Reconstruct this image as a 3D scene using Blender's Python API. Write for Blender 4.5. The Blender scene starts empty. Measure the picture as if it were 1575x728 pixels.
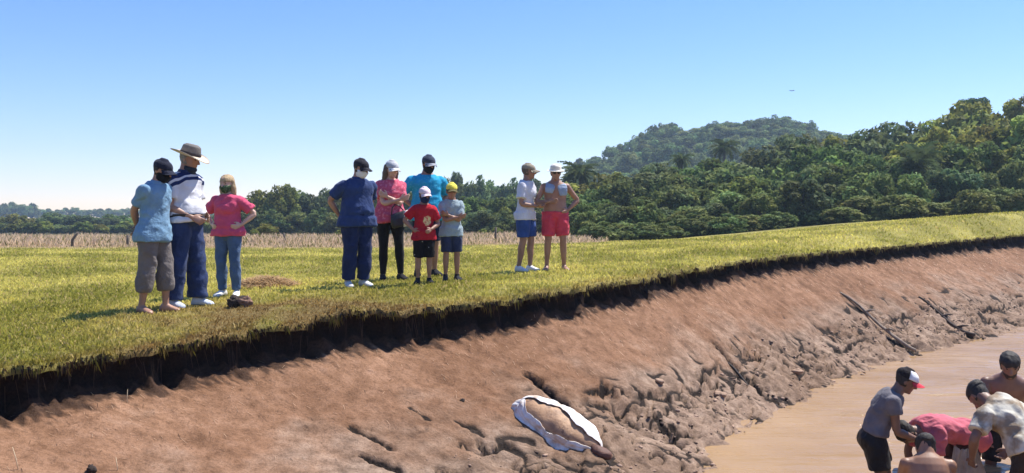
import bpy, math, random
import numpy as np
from mathutils import Vector, Matrix

R = math.radians
scn = bpy.context.scene
col = scn.collection
random.seed(7)
rng = np.random.default_rng(11)

# ------------------------------------------------------------------ camera
F = 1364.0          # focal length in photograph pixels (1575 wide)
CX, HY = 787.5, 325.0   # principal column, horizon row
CZ = 1.0            # camera height above the lawn level
cam_d = bpy.data.cameras.new('camera')
cam_d.sensor_width = 36.0
cam_d.lens = 36.0 * F / 1575.0
cam_d.shift_y = -(364.0 - HY) / 1575.0
cam_d.clip_start = 0.1
cam_d.clip_end = 4000.0
cam = bpy.data.objects.new('camera', cam_d)
cam.location = (0, 0, CZ)
cam.rotation_euler = (R(90), 0, 0)
col.objects.link(cam)
scn.camera = cam

# ------------------------------------------------------------------ world, sun, exposure
SUN = Vector((0.42, 0.28, 0.87)).normalized()
SUN_EL = math.asin(SUN.z)
SUN_ROT = math.atan2(SUN.x, SUN.y)
world = bpy.data.worlds.new('World')
scn.world = world
world.use_nodes = True
wn = world.node_tree
sky = wn.nodes.new('ShaderNodeTexSky')
sky.sky_type = 'NISHITA'
sky.sun_disc = False
sky.sun_elevation = SUN_EL
sky.sun_rotation = SUN_ROT
sky.altitude = 60
sky.air_density = 1.0
sky.dust_density = 0.0
sky.ozone_density = 4.0
bg = wn.nodes['Background']
hs = wn.nodes.new('ShaderNodeHueSaturation'); hs.inputs['Saturation'].default_value = 1.2
wb = wn.nodes.new('ShaderNodeMix'); wb.data_type = 'RGBA'; wb.blend_type = 'MULTIPLY'; wb.inputs[0].default_value = 1.0
wb.inputs[7].default_value = (1.01, .93, 1.13, 1)
wn.links.new(sky.outputs[0], hs.inputs['Color']); wn.links.new(hs.outputs[0], wb.inputs[6]); wn.links.new(wb.outputs[2], bg.inputs['Color'])
bg.inputs['Strength'].default_value = 0.098
sd = bpy.data.lights.new('sun', 'SUN')
sd.energy = 4.6
sd.angle = R(0.5)
sd.color = (1.0, 0.955, 0.88)
so = bpy.data.objects.new('sun', sd)
so.rotation_euler = SUN.to_track_quat('Z', 'Y').to_euler()
so.location = (20, 10, 40)
col.objects.link(so)
scn.view_settings.view_transform = 'Standard'
scn.view_settings.look = 'None'
scn.view_settings.exposure = 0.80
scn.view_settings.gamma = 1.0
scn.cycles.max_bounces = 6
scn.cycles.transparent_max_bounces = 6
scn.cycles.volume_bounces = 0

# ------------------------------------------------------------------ numeric helpers
_perm = np.random.default_rng(3).permutation(256)
_perm = np.concatenate([_perm, _perm, _perm])
_g3 = np.random.default_rng(5).normal(size=(256, 3))
_g3 /= np.linalg.norm(_g3, axis=1)[:, None]

def pn(x, y, z=0.0):
    """gradient noise about -0.6..0.6"""
    x, y, z = np.broadcast_arrays(np.asarray(x, float), np.asarray(y, float), np.asarray(z, float))
    xi = np.floor(x).astype(int); yi = np.floor(y).astype(int); zi = np.floor(z).astype(int)
    xf = x - xi; yf = y - yi; zf = z - zi
    f = lambda t: t * t * t * (t * (t * 6 - 15) + 10)
    u, v, w = f(xf), f(yf), f(zf)
    out = 0
    for dx in (0, 1):
        for dy in (0, 1):
            for dz in (0, 1):
                h = _perm[_perm[_perm[(xi + dx) & 255] + ((yi + dy) & 255)] + ((zi + dz) & 255)]
                g = _g3[h]
                d = g[..., 0] * (xf - dx) + g[..., 1] * (yf - dy) + g[..., 2] * (zf - dz)
                out = out + d * (u if dx else 1 - u) * (v if dy else 1 - v) * (w if dz else 1 - w)
    return out

def fbm(x, y, z=0.0, o=4, g=0.5):
    a, s, t = 1.0, 0.0, 0.0
    for k in range(o):
        s = s + a * pn(x * 2 ** k + 17.3 * k, y * 2 ** k + 5.1 * k, z * 2 ** k)
        a *= g
    return s

def ss(a, b, x):
    t = np.clip((np.asarray(x, float) - a) / (b - a), 0, 1)
    return t * t * (3 - 2 * t)

# ------------------------------------------------------------------ object helpers
def tag(o, label=None, cat=None, group=None, kind=None):
    if label: o['label'] = label
    if cat: o['category'] = cat
    if group: o['group'] = group
    if kind: o['kind'] = kind
    return o

def link(o, parent=None):
    col.objects.link(o)
    if parent is not None: o.parent = parent
    return o

def mesh_np(name, v, f, smooth=False):
    """v (n,3); f list of (m,k) int arrays, k = 3 or 4"""
    me = bpy.data.meshes.new(name)
    v = np.asarray(v, np.float32)
    fs = f if isinstance(f, list) else [f]
    fs = [np.asarray(a, np.int32) for a in fs if len(a)]
    loops = np.concatenate([a.ravel() for a in fs])
    tot = np.concatenate([np.full(len(a), a.shape[1], np.int32) for a in fs])
    start = np.concatenate([[0], np.cumsum(tot)[:-1]]).astype(np.int32)
    me.vertices.add(len(v)); me.vertices.foreach_set('co', v.ravel())
    me.loops.add(len(loops)); me.loops.foreach_set('vertex_index', loops)
    me.polygons.add(len(tot)); me.polygons.foreach_set('loop_start', start)
    me.polygons.foreach_set('loop_total', tot)
    if smooth: me.polygons.foreach_set('use_smooth', np.ones(len(tot), bool))
    me.update(calc_edges=True); me.validate()
    return me

def set_col(me, c, name='Col'):
    a = me.color_attributes.new(name, 'FLOAT_COLOR', 'POINT')
    c = np.asarray(c, np.float32)
    if c.shape[1] == 3: c = np.concatenate([c, np.ones((len(c), 1), np.float32)], 1)
    a.data.foreach_set('color', c.ravel())

def ob(name, me, mat=None, parent=None):
    o = bpy.data.objects.new(name, me)
    if mat is not None and len(me.materials) == 0: me.materials.append(mat)
    return link(o, parent)

def empty(name, loc, rz=0.0):
    o = bpy.data.objects.new(name, None)
    o.empty_display_size = 0.2
    o.location = loc; o.rotation_euler = (0, 0, rz)
    return link(o)

def grid_faces(nr, nc, wrap=False):
    r = np.arange(nr - 1)[:, None]; c = np.arange(nc if wrap else nc - 1)[None, :]
    c2 = (c + 1) % nc
    a = r * nc + c
    return np.stack([a, r * nc + c2, (r + 1) * nc + c2, (r + 1) * nc + c], -1).reshape(-1, 4)

# ------------------------------------------------------------------ materials
class NT:
    def __init__(s, name):
        s.m = bpy.data.materials.new(name); s.m.use_nodes = True
        s.t = s.m.node_tree; s.b = s.t.nodes['Principled BSDF']
    def n(s, kind, **kw):
        x = s.t.nodes.new(kind)
        for k, v in kw.items(): setattr(x, k, v)
        return x
    def l(s, a, b): s.t.links.new(a, b)
    def val(s, sock, v):
        if hasattr(v, 'is_linked') or isinstance(v, bpy.types.NodeSocket): s.l(v, sock)
        else: sock.default_value = v
    def coord(s, kind='Object', scale=(1, 1, 1)):
        c = s.n('ShaderNodeTexCoord'); m = s.n('ShaderNodeMapping')
        m.inputs['Scale'].default_value = scale
        s.l(c.outputs[kind], m.inputs['Vector']); return m.outputs[0]
    def noise(s, scale, detail=4, rough=0.55, vec=None, out='Fac'):
        x = s.n('ShaderNodeTexNoise')
        x.inputs['Scale'].default_value = scale; x.inputs['Detail'].default_value = detail
        x.inputs['Roughness'].default_value = rough
        if vec is not None: s.l(vec, x.inputs['Vector'])
        return x.outputs[out]
    def ramp(s, fac, stops):
        x = s.n('ShaderNodeValToRGB'); e = x.color_ramp.elements
        while len(e) < len(stops): e.new(0.5)
        for el, (p, c) in zip(e, stops):
            el.position = p; el.color = (*c, 1) if len(c) == 3 else c
        s.l(fac, x.inputs[0]); return x.outputs[0]
    def mix(s, fac, a, b, mode='MIX'):
        x = s.n('ShaderNodeMix', data_type='RGBA', blend_type=mode)
        s.val(x.inputs[0], fac)
        for sock, v in ((x.inputs[6], a), (x.inputs[7], b)):
            if isinstance(v, tuple) and len(v) == 3: v = (*v, 1)
            s.val(sock, v)
        return x.outputs[2]
    def math(s, op, a, b=0.0):
        x = s.n('ShaderNodeMath', operation=op)
        s.val(x.inputs[0], a); s.val(x.inputs[1], b); return x.outputs[0]
    def bump(s, h, strength=0.5, dist=0.01, prev=None):
        x = s.n('ShaderNodeBump')
        x.inputs['Strength'].default_value = strength; x.inputs['Distance'].default_value = dist
        s.l(h, x.inputs['Height'])
        if prev is not None: s.l(prev, x.inputs['Normal'])
        s.l(x.outputs[0], s.b.inputs['Normal']); return x.outputs[0]

def rgb(r, g, b):
    f = lambda c: (c / 255 / 12.92) if c <= 10 else ((c / 255 + 0.055) / 1.055) ** 2.4
    return (f(r), f(g), f(b))

def cloth(name, c, var=0.18, rough=0.9, weave=260):
    k = NT(name)
    v = k.coord()
    n1 = k.noise(7, 4, vec=v)
    dark = tuple(x * (1 - var) for x in c); lite = tuple(min(1, x * (1 + var)) for x in c)
    k.l(k.ramp(n1, [(0.3, dark), (0.7, lite)]), k.b.inputs['Base Color'])
    k.b.inputs['Roughness'].default_value = rough
    k.b.inputs['Specular IOR Level'].default_value = 0.2
    try:
        k.b.inputs['Sheen Weight'].default_value = 0.08
    except Exception: pass
    b = k.bump(k.noise(13, 4, .6, vec=v), 0.7, 0.03)
    k.bump(k.noise(weave, 1, vec=v), 0.25, 0.002, b)
    return k.m

def plain(name, c, rough=0.6, var=0.15, scale=14, bump=0.2):
    k = NT(name); v = k.coord()
    n1 = k.noise(scale, 4, vec=v)
    k.l(k.ramp(n1, [(0.3, tuple(x * (1 - var) for x in c)), (0.7, tuple(min(1, x * (1 + var)) for x in c))]), k.b.inputs['Base Color'])
    k.b.inputs['Roughness'].default_value = rough
    k.bump(k.noise(scale * 4, 3, vec=v), bump, 0.006)
    return k.m

def skin(name, c):
    k = NT(name); v = k.coord()
    n1 = k.noise(9, 5, vec=v)
    c2 = (c[0] * 0.8, c[1] * 0.72, c[2] * 0.7); c3 = (min(1, c[0] * 1.1), c[1] * 1.05, c[2] * 1.03)
    k.l(k.ramp(n1, [(0.28, c2), (0.55, c), (0.75, c3)]), k.b.inputs['Base Color'])
    k.b.inputs['Roughness'].default_value = 0.5
    k.b.inputs['Subsurface Weight'].default_value = 0.06
    k.b.inputs['Subsurface Radius'].default_value = (0.012, 0.005, 0.003)
    k.bump(k.noise(70, 3, vec=v), 0.15, 0.003)
    return k.m

def leafy(name, translucent=0.35, bright=1.0):
    """vertex-coloured foliage (one colour per leaf), thin leaves let light through"""
    k = NT(name)
    a = k.n('ShaderNodeVertexColor', layer_name='Col')
    oi = k.n('ShaderNodeObjectInfo')
    h = k.n('ShaderNodeHueSaturation')
    k.l(k.math('ADD', k.math('MULTIPLY', oi.outputs['Random'], 0.045), 0.450), h.inputs['Hue'])
    k.l(k.math('ADD', k.math('MULTIPLY', oi.outputs['Random'], 0.5), 0.75 * bright), h.inputs['Value'])
    k.l(a.outputs[0], h.inputs['Color'])
    k.l(h.outputs[0], k.b.inputs['Base Color'])
    k.b.inputs['Roughness'].default_value = 0.7
    k.b.inputs['Specular IOR Level'].default_value = 0.1
    tr = k.n('ShaderNodeBsdfTranslucent'); k.l(h.outputs[0], tr.inputs[0])
    mx = k.n('ShaderNodeMixShader'); mx.inputs[0].default_value = translucent
    out = k.t.nodes['Material Output']
    k.l(k.b.outputs[0], mx.inputs[1]); k.l(tr.outputs[0], mx.inputs[2]); k.l(mx.outputs[0], out.inputs['Surface'])
    return k.m

# ================================================================== TERRAIN
# pond rim (turf edge) and waterline in plan, matched pair by pair, anticlockwise from the near left
LIP = np.array([(-4.04, 7.0, -.257), (-2.97, 8.3, -.215), (-1.84, 9.4, -.07), (-.65, 10.2, -.08), (.965, 11.7, .014),
                (2.68, 13.9, .083), (5.14, 17.0, .152), (9.88, 22, .19), (15.6, 27, .307), (22, 31.5, .42), (30, 30, .4),
                (34, 22, .3), (32, 8, .2), (22, 0, 0), (10, -4, 0), (2, -3.5, 0), (-3, -2.5, 0), (-5.6, .5, -.2), (-5.2, 4, -.28)])
WAT = np.array([(-.9, 5.0), (.2, 6.3), (1.05, 7.6), (1.72, 8.6), (2.72, 10.5), (4.5, 13.0), (7.2, 16.07), (11.2, 19.6), (17, 24.8),
                (22, 29), (28, 28), (31, 21), (29, 9), (20, 2.2), (9, -.5), (2, 1.8), (-.6, 2.0), (-1.6, 2.4), (-1.9, 3.1)])
ZW = -1.65
ZBED = -2.12
CEN = np.array([7.0, 6.0])

def catmull(P, u):
    n = len(P); i = np.floor(u).astype(int); t = (u - i)[:, None]
    p0, p1, p2, p3 = P[(i - 1) % n], P[i % n], P[(i + 1) % n], P[(i + 2) % n]
    return 0.5 * ((2 * p1) + (-p0 + p2) * t + (2 * p0 - 5 * p1 + 4 * p2 - p3) * t ** 2 + (-p0 + 3 * p1 - 3 * p2 + p3) * t ** 3)

_u = np.linspace(-2, 17, 6001)[:-1]          # starts behind the left frame edge
_lp = catmull(LIP, _u)
_seg = np.linalg.norm(np.diff(_lp[:, :2], axis=0, append=_lp[:1, :2]), axis=1)
_vis = (_u > -1.3) & (_u < 9.6)
_ds = np.where(_vis, 0.0027 * np.clip(_lp[:, 1], 4, 40), 0.5)
_cum = np.cumsum(_seg / _ds)
NS = int(_cum[-1])
U = np.interp(np.arange(NS) * _cum[-1] / NS, np.concatenate([[0], _cum[:-1]]), _u)
lip = catmull(LIP, U); wat = catmull(WAT, U)
VIS = (U > -1.3) & (U < 9.6)
tan = np.roll(lip[:, :2], -1, 0) - np.roll(lip[:, :2], 1, 0)
tan /= np.linalg.norm(tan, axis=1)[:, None]
nin = np.stack([tan[:, 1], -tan[:, 0]], 1)      # towards the pond
sarc = np.cumsum(np.linalg.norm(np.diff(lip[:, :2], axis=0, prepend=lip[:1, :2]), axis=1))
jag = 0.12 * pn(sarc / 0.9, 3.3) + 0.20 * pn(sarc / 0.38, 7.7) + 0.12 * pn(sarc / 0.14, 1.2) + .05 * pn(sarc / .06, 4.)
lip[:, :2] += nin * jag[:, None]
lip[:, 2] += 0.08 * pn(sarc / 0.55, 22.0) + 0.05 * pn(sarc / 0.16, 9.0) + .02 * pn(sarc / .06, 3.)
wj = 0.30 * pn(sarc / 1.3, 51.0) + 0.16 * pn(sarc / 0.4, 61.0)
wat = wat + nin * wj[:, None]
_d = lip[:, :2] - CEN
_th = np.unwrap(np.arctan2(_d[:, 1], _d[:, 0]))
_o = np.argsort(_th % (2 * math.pi))
TH, RL, ZL = (_th % (2 * math.pi))[_o], np.linalg.norm(_d, axis=1)[_o], lip[_o, 2]

def polar(x, y):
    th = np.arctan2(y - CEN[1], x - CEN[0]) % (2 * math.pi)
    rl = np.interp(th, TH, RL, period=2 * math.pi)
    zl = np.interp(th, TH, ZL, period=2 * math.pi)
    d = np.hypot(x - CEN[0], y - CEN[1]) - rl
    return th, d, zl

def land_z(x, y):
    x = np.asarray(x, float); y = np.asarray(y, float)
    th, d, zl = polar(x, y)
    f = 0.03 * np.clip(x, -4.5, 4) + 1.12 * ss(2, 21, x)
    yy = np.minimum(y, 165)
    f = f - 0.0205 * np.maximum(0, yy - 20) - 0.024 * np.clip(y - 29, 0, 60) * ss(-2, 7, x) * (1 - ss(60, 140, y))
    f = f + 26 * np.exp(-0.5 * (((x - 70) / np.where(x < 70, 43, 50)) ** 2 + ((y - 270) / 45) ** 2)) * ss(90, 170, y)
    f = f + 3.0 * np.exp(-0.5 * (((x - 54) / 22) ** 2 + ((y - 84) / 24) ** 2))
    f = f + 0.035 * pn(x / 1.6, y / 1.6, 4.4) + 0.015 * pn(x / 0.45, y / 0.45, 8.4)
    w = np.exp(-(np.maximum(d, 0) / 1.5) ** 2)
    return f * (1 - w) + (zl + 0.01 * pn(x / 0.3, y / 0.3, 2.2)) * w

def px2x(px, Y): return (px - CX) / F * Y
def hit_land(px, py):
    """where the sight line through a photograph pixel meets the lawn"""
    Y = np.linspace(5.5, 60, 8000); x = px2x(px, Y)
    z = CZ - (py - HY) / F * Y
    _, d, _ = polar(x, Y)
    k = np.where((z <= land_z(x, Y)) & (d > 0))[0]
    k = k[0] if len(k) else -1
    return Vector((float(x[k]), float(Y[k]), float(land_z(x[k], Y[k]))))

# ---- lawn sheet
rad = np.concatenate([[0, .03, .07, .12], np.linspace(.2, 6, 40), np.geomspace(6.3, 540, 58)])
sel = np.where(VIS)[0][::3]; sel = np.unique(np.concatenate([sel, np.where(~VIS)[0]]))
ld = lip[sel, :2] - CEN; lr = np.linalg.norm(ld, axis=1); ld = ld / lr[:, None]
X = CEN[0] + ld[:, 0][None] * (lr[None] + rad[:, None]); Yg = CEN[1] + ld[:, 1][None] * (lr[None] + rad[:, None])
Z = land_z(X, Yg)
X = np.concatenate([X[:1], X]); Yg = np.concatenate([Yg[:1], Yg]); Z = np.concatenate([Z[:1] - 0.07, Z])

def lawn_colour(x, y, r=None):
    """straw, yellow-green and worn brown patches of the turf"""
    n1 = fbm(x / 2.3, y / 3.2, 1.0, 4); n2 = fbm(x / .55, y / .75, 6.0, 3)
    g = np.array(rgb(152, 147, 66)); yel = np.array(rgb(208, 196, 108)); br = np.array(rgb(136, 106, 66)); st = np.array(rgb(210, 184, 150))
    _, d, _ = polar(x, y)
    t = ss(-.35, .4, n1 + .5 * n2)[..., None]
    c = g * (1 - t) + yel * t
    c = c * (1 - .35 * ss(2, 12, x) [..., None] * 0) 
    # worn strip by the rim below the left and middle groups
    wear = np.exp(-((x + 2.4) / 1.5) ** 2) * np.exp(-((y - 9.6) / 1.25) ** 2) * 1.25 + .45 * np.exp(-(d / .22) ** 2) * ss(4, 1, x)
    wear = np.clip(wear * (1.0 + 1.4 * n2), 0, .92)[..., None]
    c = c * (1 - wear) + br * wear
    dry = (ss(31, 36, y + 2.5 * n1) * ss(6.5, 2.5, x + 1.5 * n2))[..., None]
    c = c * (1 - dry) + st * dry
    far = np.maximum(ss(68, 90, y), ss(41, 45, y + 1.5 * n2) * ss(9, 14, x))[..., None]
    c = c * (1 - far) + np.array(rgb(54, 58, 36)) * far
    return c

k = NT('turf')
a = k.n('ShaderNodeVertexColor', layer_name='Col')
v = k.coord()
n1 = k.noise(9, 5, .7, vec=v); n2 = k.noise(60, 3, .7, vec=v)
c = k.mix(k.math('MULTIPLY', n2, .8), a.outputs[0], (.06, .05, .02), 'MULTIPLY')
k.l(k.mix(k.ramp(n1, [(.35, (0, 0, 0)), (.7, (.35, .35, .35))]), c, (.42, .35, .16)), k.b.inputs['Base Color'])
k.b.inputs['Roughness'].default_value = .95; k.b.inputs['Specular IOR Level'].default_value = .1
k.bump(n2, .8, .04)
M_turf = k.m
nr, nc = X.shape
me = mesh_np('lawn', np.stack([X, Yg, Z], -1).reshape(-1, 3), grid_faces(nr, nc, True)[:, ::-1], True)
set_col(me, lawn_colour(X, Yg).reshape(-1, 3))
tag(ob('lawn', me, M_turf), 'mown lawn on the bank above the drained pond', kind='structure')

# ---- pond bank: dark soil face under the turf, then the mud slope, then the bed
NF, NSL, NB = 14, 170, 12
hface = 0.275 + 0.13 * pn(sarc / .6, 90.) + 0.13 * pn(sarc / .2, 91.) + .10 * pn(sarc / .08, 93.)
hface = np.maximum(hface, .10)
hface *= np.interp(lip[:, 1], [7, 9.4, 11.7, 14, 17, 22, 30], [1.12, 1.2, .95, .82, .85, .95, 1.1])
rows = []
for j in range(NF):
    q = j / (NF - 1)
    off = -0.10 - 0.10 * math.sin(q * math.pi) * (1) + 0.02 * q
    rough = .05 * pn(sarc / .09, q * 3 + 5., 3.) + .05 * pn(sarc / .3, q * 2., 8.)
    if j == 0: off, rough = -0.02, 0
    p = lip[:, :2] + nin * (off + rough)[:, None] if j else lip[:, :2] + nin * off
    z = lip[:, 2] - .035 - q * hface
    rows.append(np.concatenate([p, z[:, None]], 1))
B0 = rows[-1]
vv = np.linspace(0, 1.06, NSL + 1)[1:]
def smooth_s(a, m=.35):
    """running mean along the rim over about m metres"""
    e = np.concatenate([a[-400:], a, a[:400]]); se = np.concatenate([sarc[-400:] - sarc[-1], sarc, sarc[:400] + sarc[-1]])
    cs = np.concatenate([[0], np.cumsum(e)])
    lo = np.searchsorted(se, sarc - m); hi = np.maximum(np.searchsorted(se, sarc + m), lo + 1)
    return (cs[hi] - cs[lo]) / (hi - lo)
for _ in range(2):
    BS = np.stack([smooth_s(B0[:, i]) for i in range(3)], 1) if _ == 0 else np.stack([smooth_s(BS[:, i]) for i in range(3)], 1)
BS[~VIS] = B0[~VIS]
vv = vv ** 1.15
kk = np.exp(-(vv / .028) ** 1.0)[:, None, None]
BB = B0[None] * kk + BS[None] * (1 - kk)
SX = BB[..., 0] + (wat[:, 0][None] - BB[..., 0]) * vv[:, None]
SY = BB[..., 1] + (wat[:, 1][None] - BB[..., 1]) * vv[:, None]
prof = vv ** 0.93
SZ = BB[..., 2] + (ZW - BB[..., 2]) * prof[:, None]
BPX = CX + F * SX / np.maximum(SY, .5); BPY = HY + F * (CZ - SZ) / np.maximum(SY, .5)
_bm = VIS[None] & (SY > 3)
_bx = np.where(_bm, BPX, 1e6)

def bank_uv(px, py):
    """row, column of the bank surface seen through a photograph pixel"""
    d = (_bx - px) ** 2 + (BPY - py) ** 2
    return np.unravel_index(np.argmin(d), d.shape)
def bank_xy(px, py):
    r, c = bank_uv(px, py); return SX[r, c], SY[r, c]

def dist_poly(pts):
    """plan distance to a polyline and parameter along it"""
    P = np.array([bank_xy(*p) for p in pts])
    best = np.full(SX.shape, 9.); par = np.zeros(SX.shape); L = 0
    lens = np.linalg.norm(np.diff(P, axis=0), axis=1); tot = lens.sum()
    for a, b, l in zip(P[:-1], P[1:], lens):
        m = (np.abs(SX - (a[0] + b[0]) / 2) < l / 2 + .8) & (np.abs(SY - (a[1] + b[1]) / 2) < l / 2 + .8)
        ab = b - a
        t = np.clip(((SX[m] - a[0]) * ab[0] + (SY[m] - a[1]) * ab[1]) / max(l * l, 1e-9), 0, 1)
        d = np.hypot(SX[m] - a[0] - t * ab[0], SY[m] - a[1] - t * ab[1])
        cur = best[m]; w = d < cur
        cur[w] = d[w]; best[m] = cur
        pp = par[m]; pp[w] = (L + t[w] * l) / tot; par[m] = pp
        L += l
    return best, par

V2 = np.broadcast_to(vv[:, None], SX.shape); S2 = np.broadcast_to(sarc[None], SX.shape)
dz = 0.06 * pn(SX / 1.3, SY / 1.3, 3.) + .025 * pn(SX / .45, SY / .45, 5.)
dz += .010 * pn(SX / .11, SY / .11, 1.) + .006 * pn(SX / .05, SY / .05, 2.)
dz += .007 * pn(S2 / .05 + 2 * pn(SX / .4, SY / .4), V2 / .2, 6.) * ss(.75, .2, V2)             # downslope streaks
dz += .03 * pn(S2 / .13, V2 / .06, 2.) * ss(.16, .02, V2)
dz += .02 * fbm(SX / .3, SY / .3, 44., 4, .6)             # ragged top
low = ss(.0, .12, V2 - (.52 + .22 * pn(S2 / 1.6, 70.) + .10 * pn(S2 / .5, 71.) + .05 * pn(S2 / .17, 72.)))
low *= ss(520, 640, BPX + 60 * pn(S2 / .6, 33.))
band = np.clip(ss(540, 700, BPX), 0, 1)
AC = S2; AD = V2 * 2.6
tn = fbm(AC / .85 + .3 * pn(SX / .2, SY / .2, 4.), AD / .42 + AC / 1.6, 9., 2, .45) + .10 * pn(SX / .11, SY / .11, 8.)
kq = 3.2
tq = tn * kq; tf = np.floor(tq); terr = (tf + ss(.0, .22, tq - tf)) / kq
dz += low * (.13 * terr - .035)
tr_ = tq - tf
rise = ss(.13, .03, np.abs(tr_ - .05)) * low * ss(-.12, .12, pn(SX / .5, SY / .5, 77.))
dz -= .05 * rise
dz += low * (.015 * fbm(SX / .2, SY / .2, 2., 4, .6))
# crack network of the drying mud just above the slump
cx = SX + .08 * pn(SX / .25, SY / .25, 12.); cy = SY + .08 * pn(SX / .25, SY / .25, 13.)
crk = np.abs(pn(cx / .42, cy / .42, 15.))
cm = ss(.36, .5, V2 + .15 * pn(S2 / .7, 3.)) * ss(560, 760, BPX) * ss(-.18, .1, pn(SX / .9, SY / .9, 21.))
crk2 = np.abs(pn(cx / .2 + 5, cy / .2, 35.))
cl = np.maximum(ss(.085, .030, crk), .9 * ss(.10, .03, crk2) * low)
cl = cl * ss(-.15, .05, pn(SX / .35, SY / .35, 88.))
dz -= .032 * cm * cl
GUL = [([(812, 578), (838, 596), (868, 618), (900, 645)], .085, .15), ([(1100, 527), (1125, 552), (1150, 580), (1172, 603), (1198, 622)], .075, .17),
       ([(1335, 478), (1362, 505), (1388, 528), (1408, 546)], .04, .08), ([(1420, 460), (1452, 484), (1474, 502), (1496, 520)], .08, .15),
       ([(540, 655), (570, 672), (602, 690)], .05, .07), ([(560, 700), (590, 716), (620, 728)], .06, .08),
       ([(632, 628), (650, 640), (672, 650)], .03, .04), ([(705, 645), (725, 650), (742, 662)], .06, .05)]
SCR = [([(700, 682), (712, 677), (735, 681), (760, 678), (792, 675)], .07), ([(893, 596), (930, 592), (960, 597), (975, 606)], .09),
       ([(970, 604), (1000, 600), (1030, 606), (1050, 614), (1092, 620)], .08), ([(898, 612), (930, 606), (965, 614)], .07),
       ([(1056, 592), (1078, 590), (1080, 570), (1100, 565), (1104, 553)], .09), ([(1110, 528), (1130, 541), (1160, 542), (1180, 549)], .08),
       ([(1185, 535), (1215, 536), (1260, 540)], .05), ([(1205, 565), (1225, 568), (1240, 560)], .06),
       ([(1358, 496), (1380, 486), (1420, 480)], .06), ([(1492, 478), (1520, 472), (1575, 464)], .08), ([(1480, 492), (1520, 488), (1575, 484)], .07),
       ([(985, 655), (1040, 660), (1085, 664)], .06), ([(925, 632), (965, 640), (1040, 652)], .05), ([(1290, 535), (1310, 525), (1335, 512)], .05)]
dark = np.maximum(.8 * rise, cm * cl)  # shade painted into ledge risers and cracks; gullies and scarp grooves join below
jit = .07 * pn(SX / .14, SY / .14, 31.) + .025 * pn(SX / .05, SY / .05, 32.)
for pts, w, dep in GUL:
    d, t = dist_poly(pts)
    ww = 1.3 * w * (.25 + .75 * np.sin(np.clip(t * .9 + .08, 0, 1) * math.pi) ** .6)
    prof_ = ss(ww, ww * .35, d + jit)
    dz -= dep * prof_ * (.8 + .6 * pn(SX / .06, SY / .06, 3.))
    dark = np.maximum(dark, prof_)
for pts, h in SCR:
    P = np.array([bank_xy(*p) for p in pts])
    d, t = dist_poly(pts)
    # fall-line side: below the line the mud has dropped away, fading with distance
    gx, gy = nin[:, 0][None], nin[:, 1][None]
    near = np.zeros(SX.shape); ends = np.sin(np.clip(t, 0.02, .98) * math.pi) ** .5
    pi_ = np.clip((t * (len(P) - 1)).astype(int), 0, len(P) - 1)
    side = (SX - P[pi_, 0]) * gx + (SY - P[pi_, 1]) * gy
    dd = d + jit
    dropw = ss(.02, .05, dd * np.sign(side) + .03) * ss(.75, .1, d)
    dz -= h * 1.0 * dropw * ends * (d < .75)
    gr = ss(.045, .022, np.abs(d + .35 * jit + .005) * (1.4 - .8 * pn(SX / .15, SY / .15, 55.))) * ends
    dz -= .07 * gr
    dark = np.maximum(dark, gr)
# sheet and pile lie here: keep it gently flat
dz *= ss(-.02, .05, V2)
edge = ss(.93, 1.02, V2)
dz = dz * (1 - .75 * edge)
SZ = SZ + dz
SXd = SX + nin[:, 0][None] * (low * .03 * pn(SX / .1, SY / .1, 40.)); SYd = SY + nin[:, 1][None] * (low * .03 * pn(SX / .1, SY / .1, 41.))
for j in range(NSL): rows.append(np.stack([SXd[j], SYd[j], SZ[j]], 1))
last = rows[-1]
for j in range(1, NB + 1):
    q = j / NB
    p = last[:, :2] + (CEN[None] - last[:, :2]) * (q ** 2.2)
    dd = np.linalg.norm(p - last[:, :2], axis=1)
    z = last[:, 2] + (ZBED - last[:, 2]) * ss(0, 1.1, dd)
    rows.append(np.concatenate([p, z[:, None]], 1))
BV = np.stack(rows)
nr, nc, _ = BV.shape
bc = np.zeros((nr, nc, 4), np.float32)          # r: painted crevice shade, g: slope position, b: soil face, a unused
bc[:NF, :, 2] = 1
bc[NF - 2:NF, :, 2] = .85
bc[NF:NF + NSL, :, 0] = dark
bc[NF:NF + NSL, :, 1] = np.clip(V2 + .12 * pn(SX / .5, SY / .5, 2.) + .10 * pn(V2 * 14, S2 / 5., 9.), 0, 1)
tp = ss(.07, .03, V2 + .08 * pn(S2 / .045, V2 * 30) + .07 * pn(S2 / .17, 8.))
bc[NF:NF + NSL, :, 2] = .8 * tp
bc[NF + NSL:, :, 1] = 1
bc[..., 3] = 1
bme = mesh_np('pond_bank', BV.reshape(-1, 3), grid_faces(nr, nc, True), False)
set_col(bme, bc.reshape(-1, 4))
k = NT('bank_mud')
a = k.n('ShaderNodeVertexColor', layer_name='Col'); sp = k.n('ShaderNodeSeparateColor'); k.l(a.outputs[0], sp.inputs[0])
v = k.coord()
n0 = k.noise(1.1, 5, .6, vec=v); n1 = k.noise(6, 6, .65, vec=v); n2 = k.noise(38, 5, .7, vec=v); n3 = k.noise(150, 3, .7, vec=v)
red = k.ramp(n1, [(.3, rgb(120, 88, 65)), (.5, rgb(148, 112, 86)), (.72, rgb(168, 131, 105))])
gry = k.ramp(n1, [(.3, rgb(104, 85, 70)), (.5, rgb(146, 122, 103)), (.72, rgb(176, 152, 131))])
f = k.math('ADD', sp.outputs[1], k.math('MULTIPLY', k.math('SUBTRACT', n0, .5), .9))
c = k.mix(k.ramp(f, [(.28, (0, 0, 0)), (.62, (1, 1, 1))]), red, gry)
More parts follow.
